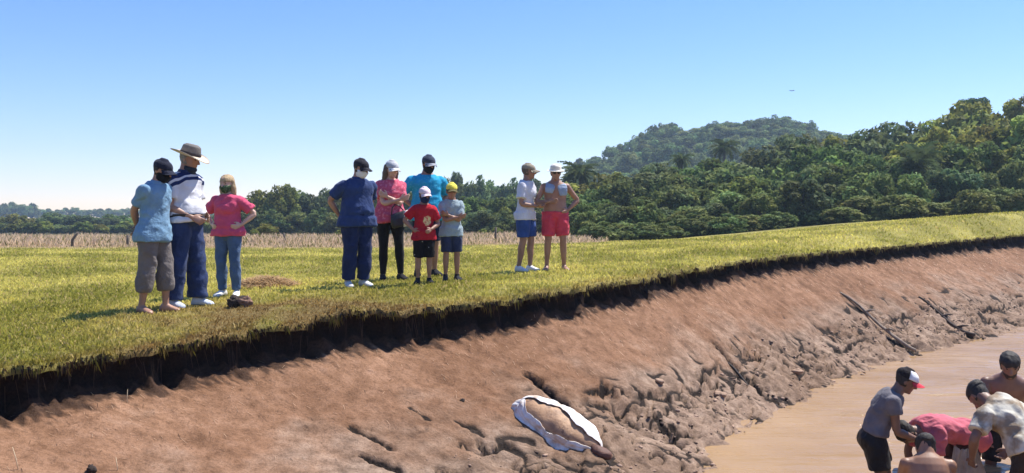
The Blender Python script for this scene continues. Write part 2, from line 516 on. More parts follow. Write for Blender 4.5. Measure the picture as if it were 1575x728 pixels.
c = k.mix(k.ramp(n2, [(.3, (.62, .62, .62)), (.62, (1.0, 1.0, 1.0))]), (0, 0, 0), c, 'MIX') if False else k.mix(1.0, c, k.ramp(n2, [(.28, (.6, .58, .56)), (.55, (1, 1, 1))]), 'MULTIPLY')
nL = k.noise(.55, 4, .6, vec=k.coord())
c = k.mix(1.0, c, k.ramp(nL, [(.36, (.74, .70, .66)), (.56, (1, 1, 1))]), 'MULTIPLY')
c = k.mix(k.ramp(n3, [(.66, (0, 0, 0)), (.74, (.5, .5, .5))]), c, rgb(190, 164, 142))
crevice_shade = k.ramp(n2, [(.3, (.012, .009, .007)), (.7, (.04, .028, .022))])  # near-black wet mud tone, doubling as painted shade in cracks, gullies and ledges
c = k.mix(k.ramp(k.math('ADD', sp.outputs[0], k.math('MULTIPLY', k.math('SUBTRACT', n2, .5), .5)), [(.22, (0, 0, 0)), (.62, (.97, .97, .97))]), c, crevice_shade)
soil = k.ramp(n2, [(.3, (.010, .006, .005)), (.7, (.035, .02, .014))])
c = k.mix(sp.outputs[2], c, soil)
k.l(c, k.b.inputs['Base Color'])
k.b.inputs['Roughness'].default_value = .9; k.b.inputs['Specular IOR Level'].default_value = .15
b = k.bump(n2, .65, .03)
k.bump(n3, .5, .008, b)
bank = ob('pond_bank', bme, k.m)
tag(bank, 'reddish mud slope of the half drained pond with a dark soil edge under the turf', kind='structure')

def bank_pt(px, py, lift=0.0):
    r, c = bank_uv(px, py)
    return Vector((float(SXd[r, c]), float(SYd[r, c]), float(SZ[r, c] + lift)))

# ---- water
wx = np.concatenate([np.linspace(-3, 0, 10), np.linspace(.1, 14, 300), np.linspace(14.3, 34, 60)])
wy = np.concatenate([np.linspace(-4, 5.8, 14), np.linspace(6, 13, 320), np.linspace(13.05, 22, 200), np.linspace(22.4, 34, 30)])
WX, WY = np.meshgrid(wx, wy)
WZ = ZW + .034 * pn(WX / 1.5 + .3 * WY, WY / .17, 1.) + .038 * pn(WX / 1.2 - .25 * WY, WY / .30, 5.) + .008 * pn(WX / .5, WY / .10, 9.) + .003 * pn(WX / .9, WY / .4, 2.)
me = mesh_np('pond_water', np.stack([WX, WY, WZ], -1).reshape(-1, 3), grid_faces(*WX.shape), True)
k = NT('muddy_water'); v = k.coord()
k.l(k.ramp(k.noise(.8, 4, vec=v), [(.3, rgb(150, 119, 80)), (.7, rgb(168, 137, 98))]), k.b.inputs['Base Color'])
k.b.inputs['Roughness'].default_value = .04; k.b.inputs['IOR'].default_value = 1.333
k.b.inputs['Specular IOR Level'].default_value = .5
v2 = k.coord(scale=(1, 4.5, 1))
b = k.bump(k.noise(6, 4, .6, vec=v2), .5, .02)
k.bump(k.noise(1.2, 2, .5, vec=v2), .4, .05, b)
tag(ob('pond_water', me, k.m), 'shallow muddy brown pond water with small ripples', kind='structure')

# ================================================================== VEGETATION
# ---- lawn blades
def in_view_points(n, y0, y1, power, xlo=-1.0, xhi=1.0, margin=1.12):
    t = rng.random(n)
    y = (y0 ** (1 - power) + t * (y1 ** (1 - power) - y0 ** (1 - power))) ** (1 / (1 - power)) if power != 1 else y0 * (y1 / y0) ** t
    x = (rng.random(n) * 2 - 1) * y * (CX / F) * margin
    return x, y

def blades(x, y, z, h, w, lean, colr, name, label, mat):
    n = len(x)
    an = rng.random(n) * 2 * math.pi; la = rng.random(n) * 2 * math.pi
    dx, dy = np.cos(an) * w / 2, np.sin(an) * w / 2
    lx, ly = np.cos(la) * h * lean, np.sin(la) * h * lean
    v = np.empty((n, 4, 3), np.float32)
    v[:, 0] = np.stack([x - dx, y - dy, z - .01], 1); v[:, 1] = np.stack([x + dx, y + dy, z - .01], 1)
    v[:, 2] = np.stack([x + lx * .4 + dx * .8, y + ly * .4 + dy * .8, z + h * .6], 1)
    v[:, 3] = np.stack([x + lx, y + ly, z + h * np.sqrt(np.maximum(.1, 1 - lean ** 2))], 1)
    b = np.arange(n)[:, None] * 4
    me = mesh_np(name, v.reshape(-1, 3), np.concatenate([b + [[0, 1, 2]], b + [[0, 2, 3]]]))
    set_col(me, np.repeat(colr, 4, 0))
    return tag(ob(name, me, mat), label, kind='stuff')

def blade_mat(name, tr):
    k = NT(name); a = k.n('ShaderNodeVertexColor', layer_name='Col')
    k.l(a.outputs[0], k.b.inputs['Base Color']); k.b.inputs['Roughness'].default_value = .6
    k.b.inputs['Specular IOR Level'].default_value = .25
    t = k.n('ShaderNodeBsdfTranslucent'); k.l(a.outputs[0], t.inputs[0])
    m = k.n('ShaderNodeMixShader'); m.inputs[0].default_value = tr
    k.l(k.b.outputs[0], m.inputs[1]); k.l(t.outputs[0], m.inputs[2]); k.l(m.outputs[0], k.t.nodes['Material Output'].inputs[0])
    return k.m
M_blade = blade_mat('grass_blade', .45)

x, y = in_view_points(330000, 5.6, 36, 1.55)
_, d, _ = polar(x, y)
m = d > -.02
x, y, d = x[m], y[m], d[m]
tuft = fbm(x / .22, y / .3, 3.0, 3); big = fbm(x / 1.4, y / 2.0, 8.0, 3)
h = (.028 + .032 * rng.random(len(x))) * (1 + .9 * np.clip(tuft, -.6, 1)) * (1 + .3 * big)
h *= np.where(d < .25, 1.25, 1.0) * np.where(y > 18, 1.25, 1)
worn = np.exp(-((x + 2.4) / 1.5) ** 2) * np.exp(-((y - 9.6) / 1.25) ** 2)
h *= 1 - .45 * np.clip(worn * 1.2, 0, 1)
w = .0085 * np.clip(y / 8.5, .8, 4) * (.7 + .6 * rng.random(len(x)))
c = lawn_colour(x, y) * (.75 + .75 * rng.random(len(x)))[:, None] * np.array([1.0, 1.0, .9])
dead = rng.random(len(x)) < (.10 + .16 * np.clip(big, 0, 1))
c[dead] = np.array(rgb(206, 182, 120)) * (.7 + .5 * rng.random(dead.sum()))[:, None]
blades(x, y, land_z(x, y), h, w, .25 + .55 * rng.random(len(x)), c, 'lawn_grass', 'short yellow green blades of the lawn', M_blade)

# ---- turf fringe and dry roots hanging over the dark soil edge
idx = np.where(VIS & (lip[:, 1] > 4.5))[0]
n = 11000
i = idx[rng.integers(0, len(idx), n)]
bx = lip[i, 0] + nin[i, 0] * rng.uniform(-.05, .02, n); by = lip[i, 1] + nin[i, 1] * rng.uniform(-.05, .02, n); bz = lip[i, 2] - rng.uniform(0, .05, n)
L = rng.uniform(.02, .08, n) * (1 + 2.2 * np.clip(pn(sarc[i] / .22, 12.), -.3, .6) * 1.5)
out = rng.uniform(.02, .6, n); sidew = rng.normal(0, .25, n)
v = np.empty((n, 4, 3), np.float32)
wd = .006 * np.clip(by / 8.5, .8, 3)
tx, ty = tan[i, 0], tan[i, 1]
base = np.stack([bx, by, bz], 1); side = np.stack([tx * wd, ty * wd, 0 * wd], 1)
mid = base + np.stack([nin[i, 0] * L * out * .5 + tx * sidew * L * .4, nin[i, 1] * L * out * .5 + ty * sidew * L * .4, -L * .35 + .012], 1)
tip = base + np.stack([nin[i, 0] * L * out * .6 + tx * sidew * L, nin[i, 1] * L * out * .6 + ty * sidew * L, -L], 1)
v[:, 0] = base - side; v[:, 1] = base + side; v[:, 2] = mid + side * .6; v[:, 3] = tip
b = np.arange(n)[:, None] * 4
me = mesh_np('turf_fringe', v.reshape(-1, 3), np.concatenate([b + [[0, 1, 2]], b + [[0, 2, 3]]]))
pal = np.array([rgb(120, 112, 42), rgb(150, 130, 70), rgb(92, 70, 44), rgb(60, 44, 30), rgb(40, 30, 22)])
set_col(me, np.repeat(pal[rng.integers(0, 5, n)], 4, 0))
tag(ob('turf_fringe', me, M_blade), 'grass and roots hanging over the cut edge of the turf', kind='stuff')

n = 420
i = idx[rng.integers(0, len(idx), n)]
q0 = rng.uniform(.05, .4, n); hf = hface[i]; L = hf * rng.uniform(.25, .8, n)
P0 = np.stack([lip[i, 0] + nin[i, 0] * -.07, lip[i, 1] + nin[i, 1] * -.07, lip[i, 2] - .03 - hf * q0], 1)
sd_ = rng.normal(0, .02, n)
P1 = P0 + np.stack([nin[i, 0] * .05 + tan[i, 0] * sd_, nin[i, 1] * .05 + tan[i, 1] * sd_, -L], 1)
wv = np.stack([tan[i, 0], tan[i, 1], 0 * sd_], 1) * (.0028 * np.clip(lip[i, 1] / 8.5, .8, 3))[:, None]
v = np.stack([P0 - wv, P0 + wv, P1 + wv * .5, P1 - wv * .5], 1)
me = mesh_np('hanging_roots', v.reshape(-1, 3), np.arange(n * 4).reshape(-1, 4))
set_col(me, np.repeat(np.array([rgb(84, 64, 50)]) * rng.uniform(.3, 1.2, n)[:, None], 4, 0))
tag(ob('hanging_roots', me, M_blade), 'fine roots hanging down the dark soil face', kind='stuff')

# ---- tall dry grass at the back of the lawn
x, y = in_view_points(90000, 33, 75, 1.5)
n1 = fbm(x / 2.3, y / 3.2, 1.0, 4)
m = (y + 2.5 * n1 > 34) & (x < 3.2 + 1.6 * n1 + .03 * (y - 34))
x, y = x[m], y[m]
h = (.14 + .26 * rng.random(len(x))) * (1 + 1.1 * fbm(x / 2.5, y / 4, 5., 3)) * ss(32, 40, y + 3 * pn(x / 1.1, y / 2., 3.))
c = np.array(rgb(216, 190, 156)) * (.7 + .6 * rng.random(len(x)))[:, None]
gr = rng.random(len(x)) < .22 + .3 * ss(.1, .5, fbm(x / 3, y / 3, 15., 2))
c[gr] = np.array(rgb(120, 118, 60)) * (.7 + .5 * rng.random(gr.sum()))[:, None]
blades(x, y, land_z(x, y), h + .03, .03 * np.clip(y / 34, 1, 3), .15 + .35 * rng.random(len(x)), c, 'tall_dry_grass', 'tall straw coloured grass at the back of the lawn', M_blade)

# ---- tree crowns: leaf clumps spread through an uneven volume, one unit radius
def crown_mesh(name, seed, nclump, per, leaf, lo=-.75, base=(.05, .085, .02), spread=.30, tall=1.0, full=False):
    g = np.random.default_rng(seed)
    ca = g.normal(size=(nclump, 3)); ca /= np.linalg.norm(ca, axis=1)[:, None]
    rr = g.uniform(.35, 1.0, nclump) ** .6
    rr *= 1 + .35 * pn(ca[:, 0] * 1.7 + seed, ca[:, 1] * 1.7, ca[:, 2] * 1.7)
    ca = ca * rr[:, None] * .82
    if full:      # foliage down to the ground: the lower half is as wide as the middle
        lowm = ca[:, 2] < 0
        hr = np.hypot(ca[:, 0], ca[:, 1]) + 1e-6
        grow = np.clip((.55 + .35 * g.random(nclump)) / hr, 1, 3)
        ca[lowm, 0] *= grow[lowm]; ca[lowm, 1] *= grow[lowm]; ca[lowm, 2] *= 1.25
    ca[:, 2] = np.where(ca[:, 2] < lo, lo + g.uniform(0, .3, nclump), ca[:, 2])
    cs = g.uniform(.6, 1.35, nclump) * spread
    k = np.repeat(np.arange(nclump), per)
    p = g.normal(size=(len(k), 3)); p /= np.linalg.norm(p, axis=1)[:, None]
    r = g.uniform(.45, 1.0, len(k)) ** .5
    pos = ca[k] + p * (r * cs[k])[:, None] * np.array([1, 1, .8])
    nrm = p + .8 * g.normal(size=p.shape) + np.array([0, 0, .5]); nrm /= np.linalg.norm(nrm, axis=1)[:, None]
    t = np.cross(nrm, g.normal(size=p.shape)); t /= np.linalg.norm(t, axis=1)[:, None]
    bt = np.cross(nrm, t)
    sz = leaf * g.uniform(.6, 1.4, len(k))[:, None]
    v = np.stack([pos - t * sz, pos - bt * sz * .45, pos + t * sz, pos + bt * sz * .45], 1)
    v[..., 2] *= tall
    me = mesh_np(name, v.reshape(-1, 3), np.arange(len(k) * 4).reshape(-1, 4))
    tint = g.uniform(.55, 1.75, nclump)
    hue = g.uniform(-.25, .22, nclump)
    cc = np.array(base)[None] * tint[k][:, None] * g.uniform(.7, 1.35, len(k))[:, None]
    cc = cc * np.stack([1 + hue[k] * .7, 1 + 0 * k, 1 - .3 * hue[k]], 1)
    set_col(me, np.repeat(cc, 4, 0))
    return me

def tube_np(P, rad_, n=7, cap=True):
    P = np.asarray(P, float); rad_ = np.asarray(rad_, float)
    T = np.gradient(P, axis=0); T /= np.linalg.norm(T, axis=1)[:, None] + 1e-9
    ref = np.array([0, 0, 1.]) if abs(T[0, 2]) < .9 else np.array([1., 0, 0])
    vs = []
    u = np.cross(ref, T[0])
    for i in range(len(P)):
        u = u - T[i] * (u @ T[i]); u /= np.linalg.norm(u) + 1e-9
        w = np.cross(T[i], u)
        a = np.arange(n) * 2 * math.pi / n
        vs.append(P[i] + rad_[i] * (np.cos(a)[:, None] * u + np.sin(a)[:, None] * w))
    v = np.concatenate(vs)
    f = grid_faces(len(P), n, True)
    tri = np.zeros((0, 3), int)
    if cap:
        v = np.concatenate([v, P[:1], P[-1:]]); b = len(v) - 2; e = (len(P) - 1) * n; j = np.arange(n); j2 = (j + 1) % n
        tri = np.concatenate([np.stack([j2, j, 0 * j + b], 1), np.stack([e + j, e + j2, 0 * j + b + 1], 1)])
    return v, f, tri

def join_np(parts):
    V, Q, T3, o = [], [], [], 0
    for v, q, t in parts:
        V.append(v); Q.append(np.asarray(q).reshape(-1, 4) + o); T3.append(np.asarray(t).reshape(-1, 3) + o); o += len(v)
    return np.concatenate(V), [np.concatenate(Q), np.concatenate(T3)]

def trunk_mesh(name, seed, top=.55, r=.05, limbs=5, lean=.08):
    """unit tree: height 1, foot at 0"""
    g = np.random.default_rng(seed)
    zz = np.linspace(-.03, top, 7)
    P = np.stack([lean * zz + .02 * g.normal(size=7), .02 * g.normal(size=7), zz], 1)
    parts = [tube_np(P, r * np.linspace(1.25, .5, 7), 8)]
    for j in range(limbs):
        a = j * 2.4 + g.uniform(0, 1); s = g.uniform(.3, .9)
        p0 = P[int(2 + s * 4)]
        d = np.array([math.cos(a) * g.uniform(.14, .3), math.sin(a) * g.uniform(.14, .3), g.uniform(.15, .32)])
        q = np.stack([p0, p0 + d * .4 + [0, 0, .02], p0 + d * .75 + [0, 0, .05], p0 + d])
        parts.append(tube_np(q, r * np.array([.5, .36, .24, .1]), 6))
    v, f = join_np(parts)
    return mesh_np(name, v, f, True)

M_bark = plain('bark', (.09, .07, .05), .9, .35, 12, .8)
M_leaf = leafy('leaves_mid', .40, 2.55)
M_leafd = leafy('leaves_dark', .36, 2.5)
M_leafy = leafy('leaves_yellowish', .44, 2.3)
CR = [crown_mesh('crown', 20 + s, 62, 115, .092, base=b) for s, b in enumerate([(.060, .088, .022), (.072, .092, .020), (.050, .078, .024)])]
CRB = [crown_mesh('crown', 70 + s, 66, 120, .090, lo=-.92, base=b, full=True) for s, b in enumerate([(.042, .062, .024), (.055, .078, .024), (.062, .080, .024)])]
CRD = [crown_mesh('crown', 40 + s, 58, 115, .092, base=b) for s, b in enumerate([(.042, .062, .024), (.036, .056, .022)])]
CRY = [crown_mesh('crown', 50 + s, 60, 118, .088, base=b) for s, b in enumerate([(.094, .112, .024), (.082, .104, .024)])]
CRF = [crown_mesh('crown', 60 + s, 46, 90, .085, lo=-.9, base=(.058, .086, .030), spread=.30, full=True) for s in range(3)]
for m_ in CR: m_.materials.append(M_leaf)
for m_ in CRB: m_.materials.append(M_leafd)
for m_ in CRD: m_.materials.append(M_leafd)
for m_ in CRY: m_.materials.append(M_leafy)
for m_ in CRF: m_.materials.append(M_leafd)
TR = [trunk_mesh('trunk', 80 + s) for s in range(3)]
for m_ in TR: m_.materials.append(M_bark)

ORD = ('first second third fourth fifth sixth seventh eighth ninth tenth eleventh twelfth thirteenth fourteenth fifteenth sixteenth seventeenth eighteenth '
       'nineteenth twentieth twenty-first twenty-second twenty-third twenty-fourth twenty-fifth twenty-sixth twenty-seventh twenty-eighth twenty-ninth thirtieth').split()
def order(label, lst):
    """each tree of a row gets its place in that row, counted from the left of the view"""
    lst = sorted(lst, key=lambda o: o.location.x / o.location.y)
    inside = [o for o in lst if abs(px2x(0, 1)) > abs(o.location.x / o.location.y)]
    for o in lst:
        if o in inside: o['label'] = label + ', ' + ORD[inside.index(o)] + ' from the left'
        else: o['label'] = label + ', beyond the edge of the view'
def tree(x, y, h, wd, crowns, label, group, name='tree', cat='tree', skirt=.18, z=None):
    zz = float(land_z(x, y)) if z is None else z
    e = empty(name, (x, y, zz), random.uniform(0, 6.28))
    tag(e, label, cat, group)
    t = ob('trunk', random.choice(TR), None, e); t.scale = (h, h, h)
    c = ob('crown', random.choice(crowns), None, e)
    ch = h * (1 - skirt) / 2
    c.location = (0, 0, h - ch * .98); c.scale = (wd / 2, wd / 2, ch)
    return e

def ytop(py, Y): return CZ - (py - HY) / F * Y
SKY = ([860, 900, 960, 1040, 1120, 1200, 1230, 1260, 1330, 1420, 1470, 1500, 1540, 1600, 1760],
       [292, 275, 258, 250, 242, 224, 208, 200, 200, 188, 168, 152, 158, 155, 150])
def wood_row(Y, x0, x1, step, frac, crowns, label, group, wfac=1.0, skirt=.12, jy=3.0, name='tree', cat='tree'):
    px = x0; made = []
    while px < x1:
        yy = Y + random.uniform(-jy, jy)
        p = px + random.uniform(-.3, .3) * step
        X_ = px2x(p, yy); zg = float(land_z(X_, yy))
        base = HY + (CZ - zg) * F / yy
        sk = np.interp(p, *SKY)
        tp = base + (sk - base) * (frac + random.uniform(-.10 if frac < .95 else -.05, .06))
        h = (base - tp) / F * yy
        wd = step / F * yy * random.uniform(1.5, 2.1) * wfac
        made.append(tree(X_, yy, h, wd, crowns, label, group, skirt=skirt, name=name, cat=cat))
        px += step
    order(label, made)
random.seed(21)
wood_row(50, 905, 1700, 38, .50, CRB, 'dark low bushy tree along the front of the wood', 'low trees along the front of the wood', skirt=-.06)
wood_row(58, 900, 1700, 50, .68, CR, 'mid green tree behind the front row of the wood', 'mid green trees within the wood', skirt=.10)
wood_row(66, 890, 1400, 52, .86, CR + CRD[:1], 'taller green tree at the back of the wood', 'taller trees at the back of the wood')
wood_row(74, 900, 1450, 55, 1.0, CR[:2] + CRD[:1] + CRY[:1], 'round crowned tree on the skyline of the wood', 'skyline trees of the wood')
wood_row(46, 915, 1640, 34, .26, CRB[1:], 'low shrub at the foot of the wood', 'shrubs at the foot of the wood', skirt=-.1, jy=1.2, name='bush', cat='bush', wfac=1.1)
wood_row(64, 1400, 1730, 62, .86, CRY + CR[:1], 'yellowish green tree in the tall end of the wood', 'yellowish trees at the tall end of the wood')
wood_row(76, 1440, 1730, 62, 1.0, CRY + CR[1:2], 'olive green tree topping the tall end of the wood', 'olive trees on top of the tall end of the wood')
tree(px2x(1497, 80), 80, ytop(146, 80) - float(land_z(px2x(1497, 80), 80)), 3.0, CRD, 'dark spindly tree rising above the tall end of the wood', None, skirt=.7)
# middle distance behind the standing people
def row2(pts, Y, crowns, label, group, wf=1.0, name='tree', cat='tree', skirt=.05, jy=4):
    made = []
    for p, tp, wpx in pts:
        yy = Y + random.uniform(-jy, jy); X_ = px2x(p, yy); zg = float(land_z(X_, yy))
        made.append(tree(X_, yy, ytop(tp, yy) - zg, wpx / F * yy * wf, crowns, label, group, name=name, cat=cat, skirt=skirt))
    if len(made) > 1: order(label, made)
row2([(372, 305, 60), (402, 290, 60), (435, 281, 58), (455, 287, 52), (480, 293, 55), (505, 290, 55), (530, 292, 60), (560, 292, 55), (590, 290, 60), (622, 292, 60), (650, 288, 60)],
     104, CR + CRD, 'green tree in the belt between the two groups of people', 'trees of the belt behind the lawn')
row2([(385, 325, 46), (420, 322, 46), (458, 324, 50), (495, 320, 50), (520, 326, 44), (560, 322, 50), (605, 322, 50), (650, 322, 50)],
     96, CRB, 'dark low tree in front of the belt behind the lawn', 'low dark trees of the belt', skirt=-.05)
row2([(690, 262, 40), (706, 268, 46), (735, 268, 55), (765, 275, 50), (790, 272, 50), (820, 276, 55), (850, 280, 55), (880, 282, 50)],
     128, CRF, 'bluish grey tree far behind the turquoise shirt and the couple', 'bluish trees at the far end of the belt')
row2([(690, 305, 50), (720, 298, 60), (755, 300, 60), (788, 296, 55), (820, 300, 60), (855, 305, 60), (885, 300, 55)],
     84, CR, 'brighter green tree behind the boy and the couple', 'green trees at the end of the belt')
row2([(700, 325, 55), (740, 322, 55), (775, 325, 50), (812, 322, 50), (850, 325, 50), (885, 322, 45)],
     76, CRB, 'low dark green tree between the boy and the couple', 'low trees between the boy and the couple', skirt=0)
row2([(x_, 332 + random.uniform(-5, 4), 48) for x_ in range(-60, 380, 20)], 150, CR + CRD, 'low scrub bush along the far field edge', 'scrub along the far field edge', name='bush', cat='bush', skirt=0, jy=9)
row2([(x_, 343 + random.uniform(-4, 4), 34) for x_ in range(-60, 380, 21)], 128, CRY[1:] + CR, 'small pale green bush in front of the far scrub', 'pale bushes in front of the scrub', name='bush', cat='bush', skirt=0, jy=7)
row2([(410, 344, 36)], 70, CRY[1:], 'rounded pale green bush standing in the dry grass right of the pink shirted woman', None, name='bush', cat='bush', skirt=0, jy=0)
row2([(522, 354, 18), (392, 352, 16), (742, 352, 16), (765, 350, 20)], 66, CRY[1:], 'small whitish green shrub at the back of the dry grass', 'small shrubs in the dry grass', name='bush', cat='bush', skirt=0, jy=1)
row2([(866, 300, 56), (886, 294, 56), (908, 290, 60), (930, 284, 60)], 66, CR, 'light green bush at the left end of the wood', 'bushes at the left end of the wood', name='bush', cat='bush', skirt=0, jy=2)
row2([(1240, 352, 36), (1215, 356, 24)], 46, CRY[1:], 'small light bush growing in front of the dark wood', 'small bushes in front of the dark wood', name='bush', cat='bush', skirt=0, jy=1)
# far hill and far tree lines
HT = ([900, 940, 970, 1000, 1030, 1060, 1090, 1110, 1160, 1200, 1230, 1262, 1300, 1500], [246, 228, 214, 204, 196, 202, 190, 184, 181, 180, 186, 202, 214, 222])
for r_, (Y, off, st) in enumerate([(262, 0, 17), (246, 14, 20), (230, 28, 22), (214, 42, 24), (198, 55, 26)]):
    px = 885
    while px < 1330:
        p = px + random.uniform(-6, 6); yy = Y + random.uniform(-4, 4); X_ = px2x(p, yy); zg = float(land_z(X_, yy))
        h = min(max(ytop(np.interp(p, *HT) + off + random.uniform(-9, 8), yy) - zg, 3.5), 11)
        tree(X_, yy, h, st / F * yy * random.uniform(1.6, 2.3), CRF, 'hazy bluish tree on the far hill behind the wood', 'trees on the far hill', skirt=-.05)
        px += st
row2([(x_, 313 + random.uniform(-3, 2), 22) for x_ in range(-60, 58, 11)], 420, CRF, 'dark hazy tree in the distant skyline clump', 'distant tree clump on the left skyline', jy=10)
row2([(x_, 321 + random.uniform(-2.5, 2), 20) for x_ in range(50, 400, 13)], 470, CRF, 'tiny hazy tree in the distant tree line', 'distant tree line on the left', jy=12)

# ---- palms
def frond_mesh():
    n = 14; t = np.linspace(0, 1, n)
    P = np.stack([t * .95, 0 * t, .35 * t - .75 * t ** 2.2], 1)
    parts = [tube_np(P, np.linspace(.012, .003, n), 4)]
    g = np.random.default_rng(2)
    V, Fq = [], []
    for i in range(2, n):
        for s in (-1, 1):
            for q in range(2):
                p = P[i] - np.array([q * .034, 0, 0]); l = .26 * math.sin(.35 + 2.5 * t[i]) * g.uniform(.8, 1.1)
                d = np.array([.45, s * .85, -.28 + .25 * g.normal()]); d /= np.linalg.norm(d)
                w = np.array([.018, 0, .006])
                V += [p - w, p + w, p + d * l * .6 + w, p + d * l + [0, 0, -.05]]
                Fq.append(np.arange(4) + len(V) - 4)
    parts.append((np.array(V), np.array(Fq), np.zeros((0, 3), int)))
    v, f = join_np(parts)
    me = mesh_np('frond', v, f)
    set_col(me, np.tile(np.array([[.05, .075, .03]]), (len(v), 1)))
    me.materials.append(M_leafd)
    return me
FR = frond_mesh()
M_palm = plain('palm_trunk', (.12, .10, .08), .9, .3, 20, .8)
def palm(px, py, Y, r, label):
    X_ = px2x(px, Y); zg = float(land_z(X_, Y)); zt = ytop(py, Y) - zg
    e = empty('palm_tree', (X_, Y, zg), random.uniform(0, 6)); tag(e, label, 'palm tree')
    v, f = join_np([tube_np(np.stack([.15 * np.sin(np.linspace(0, 1.5, 9)), 0 * np.arange(9), np.linspace(-.1, zt, 9)], 1), np.linspace(.2, .13, 9), 9)])
    ob('trunk', mesh_np('trunk', v, f, True), M_palm, e)
    for j in range(44):
        fo = ob('frond', FR, None, e)
        fo.location = (.15, 0, zt);         s = r * random.uniform(.8, 1.1)
        fo.rotation_euler = (random.uniform(-.3, .3), -R(random.uniform(-62, 58)), j * 2.399)
        fo.scale = (s, s, s)
palm(892, 268, 78, 2.0, 'tall dark palm rising at the left end of the wood behind the bare chested man')
palm(1114, 228, 92, 1.6, 'dark palm standing on the skyline of the wood below the hill')
palm(1412, 246, 56, 1.9, 'pale green palm among the trees at the tall end of the wood')
palm(1050, 245, 84, 1.1, 'small palm crown poking out of the wood left of the skyline palm')

# ---- posts in the dry grass
M_post = plain('weathered_wood', (.10, .08, .065), .9, .3, 30, .6)
def post(px, Y, h, tilt, label, group=None):
    X_ = px2x(px, Y); z = float(land_z(X_, Y))
    v, f = join_np([tube_np(np.array([[0, 0, -.2], [.005, 0, h * .5], [tilt * h, .01, h]]), [.06, .055, .05], 7)])
    o = ob('fence_post', mesh_np('fence_post', v, f, True), M_post); o.location = (X_, Y, z)
    tag(o, label, 'post', group)
post(111, 35, .62, .35, 'leaning dark wooden post in the dry grass at the far left')
post(196, 36, .5, .02, 'short upright wooden post in the dry grass behind the man in the cap')
post(762, 40, .7, .03, 'thin grey post in the dry grass left of the couple')
post(438, 41, .55, -.1, 'short dark post in the dry grass right of the pale bush')

# ================================================================== HAZE

# ================================================================== PEOPLE
_voxd = {}
def solid_mesh(name, parts, voxel, smooth=2, fold=None):
    """one continuous surface from overlapping closed lofts"""
    v, f = join_np(parts)
    me = mesh_np('tmp', v, f)
    o = bpy.data.objects.new('tmp', me); col.objects.link(o)
    r = o.modifiers.new('r', 'REMESH'); r.mode = 'VOXEL'; r.voxel_size = voxel; r.use_smooth_shade = True
    if smooth:
        s = o.modifiers.new('s', 'SMOOTH'); s.factor = .5; s.iterations = smooth
    dg = bpy.context.evaluated_depsgraph_get(); dg.update()
    m2 = bpy.data.meshes.new_from_object(o.evaluated_get(dg))
    m2.name = name
    bpy.data.objects.remove(o); bpy.data.meshes.remove(me)
    n = len(m2.vertices)
    if fold and n:
        co = np.empty(n * 3, np.float32); m2.vertices.foreach_get('co', co); co = co.reshape(-1, 3)
        no = np.empty(n * 3, np.float32); m2.vertex_normals.foreach_get('vector', no); no = no.reshape(-1, 3)
        amp, fx, fz, seed = fold
        d = pn(co[:, 0] * fx + co[:, 2] * fx * .5, co[:, 1] * fx + seed, co[:, 2] * fz)
        d = d + .6 * (.5 - 2 * np.abs(pn(co[:, 0] * fx * 1.3 - co[:, 2] * fz * .5, co[:, 1] * fx * 1.3 + seed + 4, co[:, 2] * fz * .8)))
        d = np.where(d < 0, .3 * d, d) + .08
        co = co + no * (amp * d)[:, None]
        m2.vertices.foreach_set('co', co.ravel().astype(np.float32)); m2.update()
    return m2

A_ = np.array
def unit(v): v = np.asarray(v, float); return v / (np.linalg.norm(v) + 1e-9)

def ring_loft(centers, us, fs, ls, a, df, db, n=20, p=1.0):
    """closed loft of asymmetric ellipses: a half width, df depth to the front, db to the back"""
    vs = []
    th = np.arange(n) * 2 * math.pi / n
    ct, st = np.cos(th), np.sin(th)
    for c, f, l, aa, d1, d2 in zip(centers, fs, ls, a, df, db):
        dep = np.where(st > 0, d1, d2)
        vs.append(np.asarray(c) + (aa * ct)[:, None] * l + (dep * st)[:, None] * f)
    v = np.concatenate(vs); m = len(a)
    q = grid_faces(m, n, True)
    v = np.concatenate([v, np.asarray(centers[0])[None], np.asarray(centers[-1])[None]]); b = len(v) - 2; e = (m - 1) * n
    j = np.arange(n); j2 = (j + 1) % n
    return v, q, np.concatenate([np.stack([j2, j, 0 * j + b], 1), np.stack([e + j, e + j2, 0 * j + b + 1], 1)])

def ellipsoid(c, r, frame=None, n=12, m=8):
    ph = np.linspace(0, math.pi, m + 1)[1:-1]; th = np.arange(n) * 2 * math.pi / n
    v = np.stack([np.outer(np.sin(ph), np.cos(th)), np.outer(np.sin(ph), np.sin(th)), np.outer(np.cos(ph), np.ones(n))], -1).reshape(-1, 3)
    v = np.concatenate([v, [[0, 0, 1], [0, 0, -1]]]) * np.asarray(r)
    if frame is not None: v = v @ np.stack(frame)
    v = v + np.asarray(c)
    q = grid_faces(m - 1, n, True); j = np.arange(n); j2 = (j + 1) % n; b = (m - 1) * n; e = (m - 2) * n
    return v, q, np.concatenate([np.stack([j, j2, 0 * j + b], 1)[:, ::-1], np.stack([e + j2, e + j, 0 * j + b + 1], 1)[:, ::-1]])

def box_np(c, h, frame=None):
    v = A_([(x, y, z) for z in (-1, 1) for y in (-1, 1) for x in (-1, 1)], float) * np.asarray(h)
    if frame is not None: v = v @ np.stack(frame)
    q = A_([[0, 2, 3, 1], [4, 5, 7, 6], [0, 1, 5, 4], [1, 3, 7, 5], [3, 2, 6, 7], [2, 0, 4, 6]])
    return v + np.asarray(c), q, np.zeros((0, 3), int)

